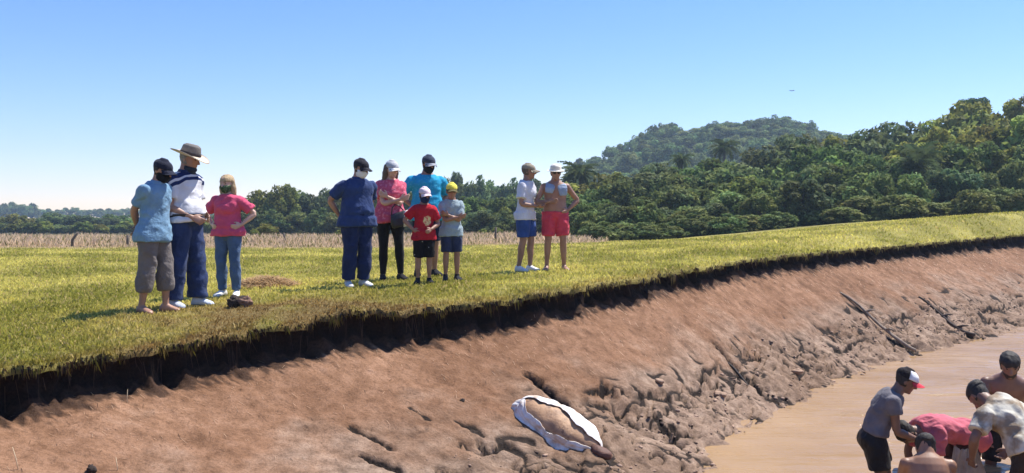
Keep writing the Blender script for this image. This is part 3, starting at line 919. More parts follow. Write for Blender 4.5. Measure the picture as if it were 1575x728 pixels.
def ik(a, t, l1, l2, pole):
    a, t = A_(a, float), A_(t, float); d = t - a; L = np.linalg.norm(d)
    L2 = min(L, (l1 + l2) * .995); d = d / (L + 1e-9); t = a + d * L2
    x = (l1 * l1 - l2 * l2 + L2 * L2) / (2 * L2); h = math.sqrt(max(l1 * l1 - x * x, 0))
    p = A_(pole, float); p = p - d * (p @ d); p = unit(p)
    return a + d * x + p * h, t

class Fig:
    """standing frame: +X is the person's left, -Y the way the person faces, origin on the ground between the feet"""
    TORSO = dict(t=[-.13, -.07, .0, .07, .15, .24, .33, .41, .465, .505, .535, .56, .60, .66],
                 a=[.11, .165, .180, .172, .155, .158, .168, .174, .162, .120, .088, .068, .060, .060],
                 f=[.07, .10, .108, .108, .102, .108, .118, .118, .100, .080, .062, .055, .054, .054],
                 b=[.08, .115, .118, .100, .092, .100, .112, .112, .100, .085, .070, .060, .058, .058])
    def __init__(s, H, yaw, lean=(0, 4), head=(0, 5), wide=1.0, belly=0.0, hip=None, female=False, side=0.0, twist=0.0, seat=None, stance=.11, feet=None, arms=None, legw=1.0, headk=1.07, bust=0.0, neck=0.0, drop=0.0):
        s.k = H / 1.75; s.yaw = yaw; s.wide = wide; s.legw = legw; s.female = female
        k = s.k
        s.hipz = (.94 if hip is None else hip)
        s.lean, s.side, s.twist = lean, side, twist
        # spine samples
        ts = np.linspace(-.13, .68, 60); s.ts = ts
        P = np.zeros((60, 3)); Fm = []
        for i, t in enumerate(ts):
            q = np.clip((t + .05) / .55, 0, 1)
            pit = R(lean[0] + (lean[1] - lean[0]) * q); sd_ = R(side) * q; tw = R(twist) * q
            u = A_([math.sin(sd_), -math.sin(pit), math.cos(pit) * math.cos(sd_)]); u = unit(u)
            l = A_([math.cos(tw), math.sin(tw), 0]); l = unit(l - u * (u @ l)); f = np.cross(l, u) * 1.0
            f = -np.cross(u, l)
            if f[1] > 0 and abs(pit) < 1.2: f = -f
            Fm.append((u, f, l))
            if i: P[i] = P[i - 1] + u * (ts[1] - ts[0])
        i0 = np.argmin(abs(ts)); P = P - P[i0] + A_([0, 0, s.hipz])
        s.P = P; s.Fm = Fm
        T = s.TORSO
        a = A_(T['a']) * wide; f = A_(T['f']) * (.6 + .4 * wide); b = A_(T['b']) * (.6 + .4 * wide)
        t = A_(T['t'])
        a[-4:] = A_(T['a'])[-4:]; f[-4:] = A_(T['f'])[-4:]; b[-4:] = A_(T['b'])[-4:]
        f = f + belly * np.exp(-((t - .11) / .12) ** 2); a = a + .35 * belly * np.exp(-((t - .09) / .12) ** 2)
        if female:
            a = a * np.interp(t, [-.1, .0, .15, .3, .46, .6], [1.02, 1.05, .93, .92, .88, .9])
            f = f + (.025 + bust) * np.exp(-((t - .33) / .06) ** 2)
        s.tt, s.ta, s.tf, s.tb = t, a, f, b
        # head
        hp, hu0 = s.sp(.62)[0], s.sp(.62)
        yw, pt = R(head[0]), R(head[1] + neck)
        f0 = A_([math.sin(yw) * math.cos(pt), -math.cos(yw) * math.cos(pt), -math.sin(pt)])
        l0 = A_([math.cos(yw), math.sin(yw), 0]); u0 = np.cross(f0, l0); u0 = unit(u0)
        if u0 @ hu0[1] < -.2: u0 = -u0
        s.hf, s.hl, s.hu = unit(f0), unit(l0), u0
        s.hk = headk
        nt = s.sp(.570 - drop)
        s.hc = nt[0] + hu0[1] * .005 + s.hf * .012 - s.hu * .01      # chin height level on the neck axis
        # limbs
        s.arms = {}
        for sd_, sg in (('L', 1), ('R', -1)):
            sh, u, f, l = s.sp(.437)
            S_ = sh + l * sg * (.170 * wide if not female else .148 * wide) + f * -.005
            spec = (arms or {}).get(sd_, {})
            tgt = spec.get('to', ('sp', .235, .04, -.15))
            if tgt[0] == 'sp':
                p, u2, f2, l2 = s.sp(tgt[3]); W = p + l2 * sg * tgt[1] + f2 * tgt[2]
            else: W = A_(tgt[1:])
            po = spec.get('pole', (.5, -.9, -.1))
            pole = l * sg * po[0] + f * po[1] + u * po[2]
            E, W = ik(S_, W, .295, .255, pole)
            hd = spec.get('dir'); hd = unit(W - E) if hd is None else unit(l * sg * hd[0] + f * hd[1] + u * hd[2])
            pn_ = spec.get('palm', (-1, 0, 0)); pm = l * sg * pn_[0] + f * pn_[1] + u * pn_[2]
            pm = unit(pm - hd * (pm @ hd))
            s.arms[sd_] = (S_, E, W, hd, pm, spec.get('curl', 22))
        s.legs = {}
        ff = feet or {}
        for sd_, sg in (('L', 1), ('R', -1)):
            p, u, f, l = s.sp(-.02)
            Hh = p + l * sg * .088 * (.5 + .5 * wide)
            fx, fy, fz, tw = ff.get(sd_, (stance * sg, 0, 0, 12))
            Ak = A_([fx, fy + .03, fz + .085])
            pole = ff.get('pole' + sd_, (sg * .12, -1, 0))
            K, Ak = ik(Hh, Ak, .43, .415, pole)
            a_ = R(tw) * sg
            s.legs[sd_] = (Hh, K, Ak, A_([math.sin(a_), -math.cos(a_), 0]))
    def sp(s, t):
        x = np.clip((t - s.ts[0]) / (s.ts[1] - s.ts[0]), 0, 58.999); i = int(x); w = x - i
        u, f, l = [unit(s.Fm[i][j] * (1 - w) + s.Fm[i + 1][j] * w) for j in range(3)]
        return s.P[i] * (1 - w) + s.P[i + 1] * w, u, f, l
    def torso(s, t0, t1, inf=0.0, hem=0.0, n=15, extra=None):
        ts = np.linspace(t0, t1, n); C_, U_, F_, L_ = zip(*[s.sp(t) for t in ts])
        a = np.interp(ts, s.tt, s.ta) + inf; f = np.interp(ts, s.tt, s.tf) + inf; b = np.interp(ts, s.tt, s.tb) + inf
        if hem:
            h = hem * np.clip(1 - (ts - t0) / .16, 0, 1); a = a + h; f = f + h; b = b + h
        if extra is not None: a, f, b = extra(ts, a, f, b)
        return ring_loft(C_, U_, F_, L_, a, f, b, 24)
    def limb(s, pts, rr, n=14):
        return tube_np(A_(pts), A_(rr), n)
    def arm_path(s, sd_, r=1.0, inf=0.0, upto=1.0):
        S_, E, W = s.arms[sd_][:3]
        q = [(0, .054), (.12, .056), (.35, .048), (.7, .043), (.92, .041)]; q2 = [(.08, .042), (.25, .044), (.55, .037), (.85, .028), (1.02, .026)]
        pts = [S_ + (E - S_) * a for a, _ in q] + [E + (W - E) * a for a, _ in q2]
        rr = [x * r + inf for _, x in q] + [x * r + inf for _, x in q2]
        par = [a * .5 for a, _ in q] + [.5 + .5 * a for a, _ in q2]
        return pts, rr, par
    def leg_path(s, sd_, inf=0.0):
        Hh, K, Ak, _ = s.legs[sd_]; w = s.legw
        q = [(-.05, .09), (.1, .092), (.35, .082), (.7, .064), (.93, .057)]; q2 = [(.05, .055), (.28, .058), (.5, .051), (.8, .038), (1.0, .036)]
        back = unit(np.cross(np.cross(Ak - Hh, A_([0, -1, 0])), Ak - Hh)) * -1
        back = A_([0, .012, 0])
        pts = [Hh + (K - Hh) * a for a, _ in q] + [K + (Ak - K) * a + back * math.sin(min(a * 2.2, 1) * math.pi) for a, _ in q2]
        return pts, [x * w + inf for _, x in q] + [x * (.5 + .5 * w) + inf for _, x in q2], [a * .5 for a, _ in q] + [.5 + .5 * a for a, _ in q2]
    def cut(s, path, p0, p1, n=9, shape=None):
        pts, rr, par = path; t = np.linspace(p0, p1, n)
        P = np.stack([np.interp(t, par, A_(pts)[:, j]) for j in range(3)], 1); r = np.interp(t, par, rr)
        if shape: r = r * np.interp(np.linspace(0, 1, n), *shape)
        return P, r
    def hand(s, sd_):
        _, E, W, d, pm, curl = s.arms[sd_]; side = np.cross(d, pm); ts = 1 if sd_ == 'R' else -1
        parts = []
        c = [W + d * x for x in (-.02, .01, .035, .065, .088)]
        parts.append(ring_loft(c, [d] * 5, [pm] * 5, [side] * 5, [.024, .028, .038, .042, .038], [.018, .018, .017, .015, .011], [.018, .016, .013, .012, .010], 12))
        for i, (L, sp_) in enumerate(((.066, .033), (.075, .011), (.070, -.011), (.054, -.032))):
            b = W + d * .082 + side * ts * sp_
            c1 = R(curl * (.6 + .25 * i)); dd = unit(d + side * ts * sp_ * 2.2)
            d1 = dd * math.cos(c1) + pm * math.sin(c1); d2 = dd * math.cos(c1 * 2.1) + pm * math.sin(c1 * 2.1)
            parts.append(tube_np(np.stack([b, b + d1 * L * .5, b + d1 * L * .5 + d2 * L * .32, b + d1 * L * .5 + d2 * L * .55]), [.0095, .0095, .0088, .0065], 8))
        b = W + d * .018 + side * ts * .026
        td = unit(d * .75 + side * ts * .75 + pm * .35)
        parts.append(tube_np(np.stack([b, b + td * .035, b + td * .05 + d * .014, b + td * .055 + d * .036]), [.014, .0125, .011, .008], 8))
        return parts
    def foot(s, sd_, inf=0.0, sole=0.0, toe=0.0):
        _, K, Ak, d = s.legs[sd_]; w = A_([-d[1], d[0], 0]); base = Ak - A_([0, 0, .085 - sole])
        x = [-.068, -.055, -.02, .03, .08, .13, .165, .185]
        hw = [.014, .030, .036, .037, .043, .046, .038, .016]; ht = [.022, .042, .060, .050, .036, .026, .020, .010]
        C_ = [base + d * (xx * 1.0 + (toe if xx > .1 else 0)) + A_([0, 0, h_ * .98]) for xx, h_ in zip(x, ht)]
        u = A_([0, 0, 1.])
        # rings stand upright across the foot; flat below
        return ring_loft(C_, [d] * 8, [u] * 8, [w] * 8, [v_ + inf for v_ in hw], [h_ * 1.0 + inf for h_ in ht], [h_ * .97 for h_ in ht], 14)
    HEAD = A_([(-.035, -.012, .052, .05), (.0, .040, .030, .040), (.018, .030, .047, .056), (.05, .022, .060, .072), (.085, .010, .069, .086),
               (.12, .003, .0735, .094), (.155, -.001, .0735, .097), (.185, -.005, .066, .088), (.208, -.008, .048, .064), (.222, -.010, .022, .030)])
    def head_rings(s, h0, h1, inf=0.0, front=None, back=None, n=12, ainf=None, tilt=0.0, shift=0.0):
        hs = np.linspace(h0, h1, n); k = s.hk; T = s.HEAD
        cy = np.interp(hs, T[:, 0], T[:, 1]); rx = np.interp(hs, T[:, 0], T[:, 2]); ry = np.interp(hs, T[:, 0], T[:, 3])
        C_ = [s.hc + s.hu * h * k + s.hf * (c + shift) * k + s.hu * 0 for h, c in zip(hs, cy)]
        f = (ry + inf) if front is None else np.interp(hs, [h0, h1], front) * np.ones(n)
        b = (ry + inf) if back is None else np.interp(hs, [h0, h1], back) * np.ones(n)
        return ring_loft(C_, [s.hu] * n, [s.hf] * n, [s.hl] * n, (rx + (inf if ainf is None else ainf)) * k, f * k, b * k, 20)
    def hp(s, x, f, h): return s.hc + (s.hl * x + s.hf * f + s.hu * h) * s.hk
    def body_parts(s, feet=True):
        k = s.hk; fr = (s.hl, s.hf, s.hu)
        parts = [s.torso(-.13, .66, 0)]
        # neck up into the skull
        n0 = s.sp(.54)[0]; n1 = s.hp(0, -.02, .06)
        parts.append(tube_np(np.stack([n0, n0 * .5 + n1 * .5, n1]), [.064, .056, .056], 14))
        T = s.HEAD[1:]
        parts.append(ring_loft([s.hc + (s.hu * h + s.hf * c) * k for h, c in T[:, :2]], [s.hu] * 9, [s.hf] * 9, [s.hl] * 9, T[:, 2] * k, T[:, 3] * k, T[:, 3] * k, 22))
        parts.append(tube_np(np.stack([s.hp(0, .096, .125), s.hp(0, .106, .10), s.hp(0, .118, .082), s.hp(0, .094, .074)]), A_([.008, .011, .0155, .010]) * k, 8))
        parts.append(ellipsoid(s.hp(0, .088, .135), A_([.048, .012, .010]) * k, fr))
        parts.append(ellipsoid(s.hp(0, .090, .052), A_([.025, .010, .007]) * k, fr)); parts.append(ellipsoid(s.hp(0, .088, .041), A_([.022, .010, .008]) * k, fr))
        parts.append(ellipsoid(s.hp(0, .080, .015), A_([.022, .016, .016]) * k, fr))
        for sg in (-1, 1):
            parts.append(ellipsoid(s.hp(sg * .074, -.006, .10), A_([.011, .020, .032]) * k, fr))
            parts.append(ellipsoid(s.hp(sg * .046, .060, .085), A_([.018, .018, .016]) * k, fr))
        for sd_ in 'LR':
            pts, rr, _ = s.arm_path(sd_, .92 if s.female else 1.0); parts.append(tube_np(A_(pts), A_(rr), 14))
            S_ = s.arms[sd_][0]; parts.append(ellipsoid(S_, (.060, .058, .062)))
            c = s.sp(.435); parts.append(tube_np(np.stack([c[0] + c[1] * .02, S_]), [.085, .056], 12))
            parts += s.hand(sd_)
            pts, rr, _ = s.leg_path(sd_); parts.append(tube_np(A_(pts), A_(rr), 16))
            p, u, f, l = s.sp(-.04); sg = 1 if sd_ == 'L' else -1
            parts.append(ellipsoid(p + l * sg * .08 - f * .05, (.09 * s.wide, .085, .10)))
            _, K, Ak, d = s.legs[sd_]
            parts.append(tube_np(np.stack([Ak + A_([0, 0, .02]), Ak - A_([0, 0, .05])]), [.036, .034], 12))
            parts.append(s.foot(sd_))
        return parts

def make_person(fig, loc, label, skin_m, eyes=True, voxel=.0078, name='person', cat='person'):
    me = solid_mesh('person', fig.body_parts(), voxel, 3)
    o = ob(name, me, skin_m); o.location = loc; o.rotation_euler = (0, 0, R(fig.yaw)); o.scale = (fig.k,) * 3
    tag(o, label, cat)
    fig.o = o
    if eyes:
        for sg in (-1, 1):
            v, q, t = ellipsoid(fig.hp(sg * .031, .083, .116), A_([.013, .008, .0075]) * fig.hk, (fig.hl, fig.hf, fig.hu), 10, 6)
            ob('eye', mesh_np('eye', v, [q, t], True), M_eye, o)
            v, q, t = ellipsoid(fig.hp(sg * .033, .094, .138), A_([.021, .007, .005]) * fig.hk, (fig.hl, fig.hf, fig.hu), 10, 6)
            ob('eyebrow', mesh_np('eyebrow', v, [q, t], True), M_hair, o)
    return o

def wear(fig, name, parts, mat, voxel=.011, smooth=3, fold=None, parent=None):
    return ob(name, solid_mesh(name, parts, voxel, smooth, fold), mat, parent or fig.o)

def shirt(fig, mat, hem=-.10, sl=.30, inf=.016, flare=.012, loose=.016, name='shirt', top=.525, seed=1., fold=.011, extra=None, collar=None):
    def keep(ts, a, f, b):
        m = ts < .03
        return (np.where(m, np.interp(.03, fig.tt, fig.ta) + inf + .018 + flare * np.clip((.06 - ts) / .16, 0, 1), a), np.where(m, np.maximum(f, np.interp(.03, fig.tt, fig.tf) + inf + .016), f),
                np.where(m, np.maximum(b, np.interp(0., fig.tt, fig.tb) + inf + .026), b))
    parts = [fig.torso(hem, top, inf, flare, 18, keep)]
    for sd_ in 'LR':
        if sl > .02:
            P, r = fig.cut(fig.arm_path(sd_, 1.0, loose), 0, sl, 7, ([0, .6, 1], [1.0, 1.08, 1.22 if sl < .42 else 1.05]))
            parts.append(tube_np(P, r, 16))
            S_ = fig.arms[sd_][0]
            parts.append(ellipsoid(S_, (.073, .071, .072)))
            c = fig.sp(.415); parts.append(tube_np(np.stack([c[0], S_]), [.105, .069], 12))
    o = wear(fig, name, parts, mat, .0105, 3, (fold * 1.9, 6.5, 10, seed))
    if collar:
        c = [fig.sp(t) for t in (.515, .535, .558)]
        v, q, t = ring_loft([x[0] for x in c], [x[1] for x in c], [x[2] for x in c], [x[3] for x in c], [.118, .094, .082], [.092, .082, .074], [.090, .078, .072], 20)
        ob('collar', mesh_np('collar', v, [q, t], True), collar, fig.o)
    return o

def trousers(fig, mat, length=.93, inf=.014, shape=([0, .5, 1], [1, 1, 1.1]), top=.06, name='trousers', seed=2., fold=.010, hipinf=.012):
    parts = [fig.torso(-.13, top, hipinf, 0, 8)]
    for sd_ in 'LR':
        P, r = fig.cut(fig.leg_path(sd_, inf), -.02, length, 14, shape)
        parts.append(tube_np(P, r, 18))
        p, u, f, l = fig.sp(-.04); sg = 1 if sd_ == 'L' else -1
        parts.append(ellipsoid(p + l * sg * .08 - f * .05, (.10 * fig.wide, .096, .11)))
    return wear(fig, name, parts, mat, .0105, 3, (fold * 1.7, 8, 8, seed))

def shoes(fig, mat, high=0.0, name='shoe'):
    for sd_ in 'LR':
        parts = [fig.foot(sd_, .008, .004)]
        _, K, Ak, d = fig.legs[sd_]
        if high: parts.append(tube_np(np.stack([Ak - A_([0, 0, .03]), Ak + A_([0, 0, high])]), [.05, .043], 12))
        wear(fig, name, parts, mat, .008, 2)

def cap(fig, mat, brim_mat=None, turn=0.0, up=0.0):
    o = wear(fig, 'cap', [fig.head_rings(.132, .236, .012, n=10), fig.head_rings(.145, .229, .014, n=8)], mat, .008, 2)
    n = 13; th = np.linspace(R(-72), R(72), n); rows_ = []
    c, s_ = math.cos(R(turn)), math.sin(R(turn))
    for q in np.linspace(0, 1, 6):
        ax = .083; ay = .100 + .078 * q * 1.0
        x = np.sin(th) * (ax + .004 * q); f = np.where(True, .01 + np.cos(th) * (ay - .01) * (.35 + .65 * np.cos(th) ** .3 * 1.0), 0)
        f = .005 + np.cos(th) ** .8 * (.102 + .072 * q)
        h = .143 + up * q - .018 * q - .55 * x ** 2 / .083 * (.3 + q * .5)
        xx, f2 = x * c - f * s_, x * s_ + f * c
        rows_.append(np.stack([fig.hp(a, b, d) for a, b, d in zip(xx, f2, h)]))
    G = np.stack(rows_); th_ = fig.hu * .006
    v = np.concatenate([G.reshape(-1, 3), (G - th_).reshape(-1, 3)]); f1 = grid_faces(6, n); b = 6 * n
    rim = []
    loop = list(range(n)) + [r_ * n + n - 1 for r_ in range(1, 6)] + [5 * n + i for i in range(n - 2, -1, -1)] + [r_ * n for r_ in range(4, 0, -1)]
    for i in range(len(loop)):
        a, d = loop[i], loop[(i + 1) % len(loop)]; rim.append([d, a, a + b, d + b])
    ob('brim', mesh_np('brim', v, np.concatenate([f1[:, ::-1], f1 + b, A_(rim)]), True), brim_mat or mat, o)
    return o

def sun_hat(fig, mat, crown_mat, rim=.085, band=None, curl=.02, top=.255, tilt=0.0):
    h0 = .150
    o = wear(fig, 'hat', [fig.head_rings(.14, top - .025, .012, n=10), ring_loft([fig.hp(0, 0, h) for h in (h0 - .01, .20, top - .02, top)], [fig.hu] * 4, [fig.hf] * 4, [fig.hl] * 4,
                                     A_([.09, .085, .076, .05]) * fig.hk, A_([.108, .102, .092, .06]) * fig.hk, A_([.108, .102, .092, .06]) * fig.hk, 20)], crown_mat, .008, 2)
    n = 32; th = np.arange(n) * 2 * math.pi / n; rows_ = []
    for q in (0, .35, .7, 1.0):
        hh = h0 + curl * (abs(np.cos(th)) ** 2) * q ** 2 * 1.3 - .012 * q + tilt * np.sin(th) * q
        rows_.append(np.stack([fig.hp((.080 + rim * q) * a, (.098 + rim * q) * b, h) for a, b, h in zip(np.cos(th), np.sin(th), hh)]))
    G = np.stack(rows_); v = np.concatenate([G.reshape(-1, 3), (G - fig.hu * .008).reshape(-1, 3)]); f1 = grid_faces(4, n, True); b = 4 * n
    j = np.arange(n); j2 = (j + 1) % n; e = 3 * n
    ob('brim', mesh_np('brim', v, np.concatenate([f1, (f1 + b)[:, ::-1], np.stack([e + j, e + j2, e + j2 + b, e + j + b], 1)[:, ::-1], np.stack([j2, j, j + b, j2 + b], 1)[:, ::-1]]), True), mat, o)
    if band:
        v, q, t = ring_loft([fig.hp(0, 0, h) for h in (.152, .18)], [fig.hu] * 2, [fig.hf] * 2, [fig.hl] * 2, A_([.094, .091]) * fig.hk, A_([.112, .109]) * fig.hk, A_([.112, .109]) * fig.hk, 22)
        ob('hat_band', mesh_np('hat_band', v, [q, t], True), band, o)
    return o

def mask(fig, mat, low=False):
    d = -.055 if low else 0.0
    hs = A_([-.012, .01, .04, .07, .092]) + d
    wv = A_([.035, .058, .069, .074, .073]) - (.008 if low else 0); fv = A_([.072, .100, .116, .128, .112]) - (.02 if low else 0)
    v, q, t = ring_loft([fig.hp(0, 0.0, h) for h in hs], [fig.hu] * 5, [fig.hf] * 5, [fig.hl] * 5, wv * fig.hk, fv * fig.hk, A_([.0, .0, .0, .0, .0]) + .004, 20)
    ob('face_mask', mesh_np('face_mask', v, [q, t], True), mat, fig.o)

def glasses(fig):
    parts = []
    fr = (fig.hl, fig.hf, fig.hu)
    for sg in (-1, 1):
        parts.append(ellipsoid(fig.hp(sg * .033, .094, .112), A_([.028, .010, .020]) * fig.hk, fr))
        parts.append(box_np(fig.hp(sg * .072, .045, .118), A_([.003, .05, .004]) * fig.hk, fr))
    parts.append(box_np(fig.hp(0, .100, .118), A_([.02, .004, .004]) * fig.hk, fr))
    v, f = join_np(parts); ob('sunglasses', mesh_np('sunglasses', v, f, True), M_shade, fig.o)

def hair(fig, mat, long=0.0, name='hair', bulk=.010, capped=False):
    parts = [fig.head_rings(.055, .15, bulk, front=(-.01, .02), n=7)]
    parts.append(fig.head_rings(.12, .19, -.004, n=5, shift=-.01) if capped else fig.head_rings(.135, .226, bulk, n=9, shift=-.012))
    if long:
        for sg in (-1, 0, 1):
            a0 = fig.hp(sg * .060, -.035 if sg else -.075, .16); a1 = fig.hp(sg * .082, -.02 if sg else -.095, .06); a2 = fig.hp(sg * .085, -.025 if sg else -.085, .05 - long)
            parts.append(tube_np(np.stack([a0, a1, (a1 + a2) / 2, a2]), A_([.035, .038, .036, .022]) * fig.hk, 10))
    return wear(fig, name, parts, mat, .008, 1, (.009, 34, 14, 3.))

M_eye = plain('eye_dark', (.02, .015, .012), .2, .1); M_hair = plain('dark_hair', (.018, .013, .010), .7, .4, 60, .6)
M_hairb = plain('blond_hair', (.42, .30, .16), .7, .35, 50, .8); M_hairg = plain('brown_hair', (.11, .075, .05), .7, .35, 50, .8)
M_hairw = plain('greying_hair', (.20, .18, .16), .7, .4, 60, .6)
M_shade = plain('dark_lens', (.012, .012, .014), .12, .1)
M_skin = skin('skin_tan', (.38, .21, .14)); M_skin2 = skin('skin_fair', (.60, .38, .285)); M_skin3 = skin('skin_dark_tan', (.205, .11, .072)); M_skin4 = skin('skin_sunburnt', (.34, .18, .12))

class Shirtpat: pass
def cloth2(name, fn, rough=.9):
    """cloth with a woven or printed pattern given by fn(k, separated object coords)"""
    k = NT(name); c = k.n('ShaderNodeTexCoord'); sp_ = k.n('ShaderNodeSeparateXYZ'); k.l(c.outputs['Object'], sp_.inputs[0])
    colr = fn(k, sp_, c.outputs['Object'])
    n1 = k.noise(8, 4, vec=c.outputs['Object'])
    k.l(k.mix(1.0, colr, k.ramp(n1, [(.3, (.82, .82, .82)), (.7, (1, 1, 1))]), 'MULTIPLY'), k.b.inputs['Base Color'])
    k.b.inputs['Roughness'].default_value = rough; k.b.inputs['Specular IOR Level'].default_value = .2
    b = k.bump(k.noise(22, 3, vec=c.outputs['Object']), .5, .012); k.bump(k.noise(260, 1, vec=c.outputs['Object']), .25, .002, b)
    return k.m
def step(k, x, lo, hi):
    r = k.n('ShaderNodeMapRange'); r.inputs[1].default_value = lo; r.inputs[2].default_value = hi; k.l(x, r.inputs[0]) if not isinstance(x, float) else None
    return r.outputs[0]
def dots(k, vec, scale, radius, c0, c1):
    v_ = k.n('ShaderNodeTexVoronoi'); v_.inputs['Scale'].default_value = scale; k.l(vec, v_.inputs['Vector'])
    return k.mix(step(k, v_.outputs['Distance'], radius, radius * .8), c0, c1)

def top_to_H(py_top, py_feet, Y, extra=0.0): return (py_feet - py_top) / F * Y - extra

# ---------------------------------------------------------------- group on the left
g1 = hit_land(236, 482)
fig = Fig(top_to_H(241, 482, g1.y, .02), 74, lean=(0, 11), head=(0, 20), wide=1.02, belly=.03,
          arms={'L': {'to': ('sp', .02, -.20, .03), 'pole': (.7, -.7, 0), 'palm': (0, -1, 0)}, 'R': {'to': ('sp', -.01, -.22, .01), 'pole': (.7, -.7, 0), 'palm': (0, -1, 0)}},
          feet={'L': (.12, -.10, 0, 15), 'R': (-.10, .05, 0, 14)})
make_person(fig, g1, 'barefoot man in a light blue shirt, dark cap and rolled up trousers', M_skin)
hair(fig, M_hair, capped=True)
shirt(fig, cloth('light_blue_cotton', rgb(112, 146, 172), .16), hem=-.13, sl=.33, inf=.022, flare=.022, seed=1.3, collar=cloth('pale_blue_collar', rgb(120, 152, 176), .1), fold=.014)
trousers(fig, cloth('grey_brown_trousers', rgb(112, 104, 100), .16), length=.80, inf=.024, shape=([0, .5, .85, 1], [1, 1.05, 1.25, 1.15]), seed=4., fold=.013)
cap(fig, cloth('navy_cap', rgb(30, 34, 52), .2)); mask(fig, cloth('black_mask', rgb(18, 20, 26), .2))

g2 = hit_land(283, 473)
fig = Fig(top_to_H(213, 473, g2.y, .10), 72, lean=(-4, 7), head=(10, 14), wide=1.12, belly=.115,
          arms={'R': {'to': ('sp', .12, .20, .03), 'pole': (.6, -.7, -.4), 'palm': (-.3, -1, 0), 'curl': 30}, 'L': {'to': ('sp', .10, .22, .05), 'pole': (.6, -.7, -.4), 'palm': (-.3, -1, 0)}},
          feet={'L': (.14, -.10, 0, 12), 'R': (-.12, .03, 0, 12)}, legw=1.12)
make_person(fig, g2, 'tall stout man in a wide brimmed hat, white and navy polo and dark jeans', M_skin)
hair(fig, M_hairw, capped=True)
def pat_polo(k, s_, v_):
    d = k.math('ADD', s_.outputs[2], k.math('MULTIPLY', s_.outputs[1], 1.0))
    a = k.math('MULTIPLY', k.math('GREATER_THAN', d, 1.255), k.math('LESS_THAN', d, 1.30)); b_ = k.math('MULTIPLY', k.math('GREATER_THAN', d, 1.335), k.math('LESS_THAN', d, 1.43))
    return k.mix(k.math('MULTIPLY', k.math('MAXIMUM', a, b_), k.math('LESS_THAN', s_.outputs[1], .03)), rgb(214, 214, 218), rgb(34, 48, 92))
shirt(fig, cloth2('white_navy_polo', pat_polo), hem=-.02, sl=.34, inf=.018, flare=-.006, seed=7., collar=cloth('navy_collar', rgb(40, 52, 90), .1), fold=.013)
trousers(fig, cloth('dark_blue_denim', rgb(42, 56, 92), .28), length=.975, inf=.030, shape=([0, .4, .75, 1], [1, 1.0, 1.18, 1.55]), top=.05, seed=3., fold=.014)
v, q, t = fig.torso(.035, .07, .024, 0, 4); ob('belt', mesh_np('belt', v, [q, t], True), plain('belt_leather', (.02, .016, .014), .5), fig.o)
shoes(fig, cloth('grey_trainers', rgb(190, 196, 206), .15))
sun_hat(fig, plain('straw_brim', rgb(214, 196, 172), .8, .12, 90, .4), plain('straw_crown', rgb(112, 106, 100), .85, .3, 90, .5), rim=.105, band=cloth('dark_band', rgb(52, 48, 50), .1), curl=.03, top=.262, tilt=-.028)
mask(fig, cloth('dark_mask', rgb(44, 52, 62), .2), low=True)

g3 = hit_land(351, 457)
fig = Fig(top_to_H(268, 457, g3.y, .01), -8, lean=(-2, 4), head=(-6, 8), wide=1.10, belly=.035, female=True, bust=.02,
          arms={'L': {'to': ('sp', .215, .05, .085), 'pole': (1, -.55, -.1), 'dir': (-.55, .8, -.2), 'palm': (-.8, -.6, 0)}, 'R': {'to': ('sp', .215, .05, .085), 'pole': (1, -.55, -.1), 'dir': (-.55, .8, -.2), 'palm': (-.8, -.6, 0)}},
          feet={'L': (.125, -.02, 0, 18), 'R': (-.095, .0, 0, 14)}, legw=1.06)
make_person(fig, g3, 'blonde woman in a pink t-shirt and blue jeans with both hands on her hips', M_skin2)
hair(fig, M_hairb, long=.15, bulk=.012)
shirt(fig, cloth('pink_cotton', rgb(206, 82, 112), .12), hem=-.07, sl=.36, inf=.018, flare=.010, seed=9., fold=.014, loose=.022)
trousers(fig, cloth('mid_blue_denim', rgb(74, 96, 128), .24), length=.97, inf=.010, shape=([0, .5, 1], [1, 1.02, 1.25]), seed=5.)
shoes(fig, cloth('white_trainers', rgb(222, 220, 216), .08))
mask(fig, cloth2('green_print_mask', lambda k, s_, v_: dots(k, v_, 60, .45, rgb(46, 70, 44), rgb(120, 140, 110))))

# ---------------------------------------------------------------- group in the middle
g4 = hit_land(549, 442)
fig = Fig(top_to_H(242, 442, g4.y, .02), 38, lean=(-1, 7), head=(22, 16), wide=1.20, belly=.07,
          arms={'R': {'to': ('sp', .19, -.14, .02), 'pole': (.8, -.6, 0), 'palm': (-.4, -1, 0)}, 'L': {'to': ('sp', .18, -.16, .02), 'pole': (.8, -.6, 0), 'palm': (-.4, -1, 0)}},
          feet={'L': (.10, -.02, 0, 14), 'R': (-.11, .02, 0, 16)}, legw=1.12)
make_person(fig, g4, 'stout man in a navy blue polo and trousers with a white mask and dark cap', M_skin)
hair(fig, M_hair, capped=True)
shirt(fig, cloth('navy_polo', rgb(42, 60, 102), .2), hem=-.12, sl=.36, inf=.022, flare=.016, seed=11., collar=cloth('navy_polo_collar', rgb(38, 58, 104), .1), fold=.013, loose=.022)
trousers(fig, cloth('navy_trousers', rgb(28, 40, 78), .2), length=.97, inf=.024, shape=([0, .5, 1], [1, 1.05, 1.35]), seed=6., fold=.013)
shoes(fig, cloth('pale_trainers', rgb(206, 204, 200), .1)); cap(fig, cloth('dark_cap', rgb(42, 40, 48), .2)); mask(fig, cloth('white_mask', rgb(216, 220, 220), .06))

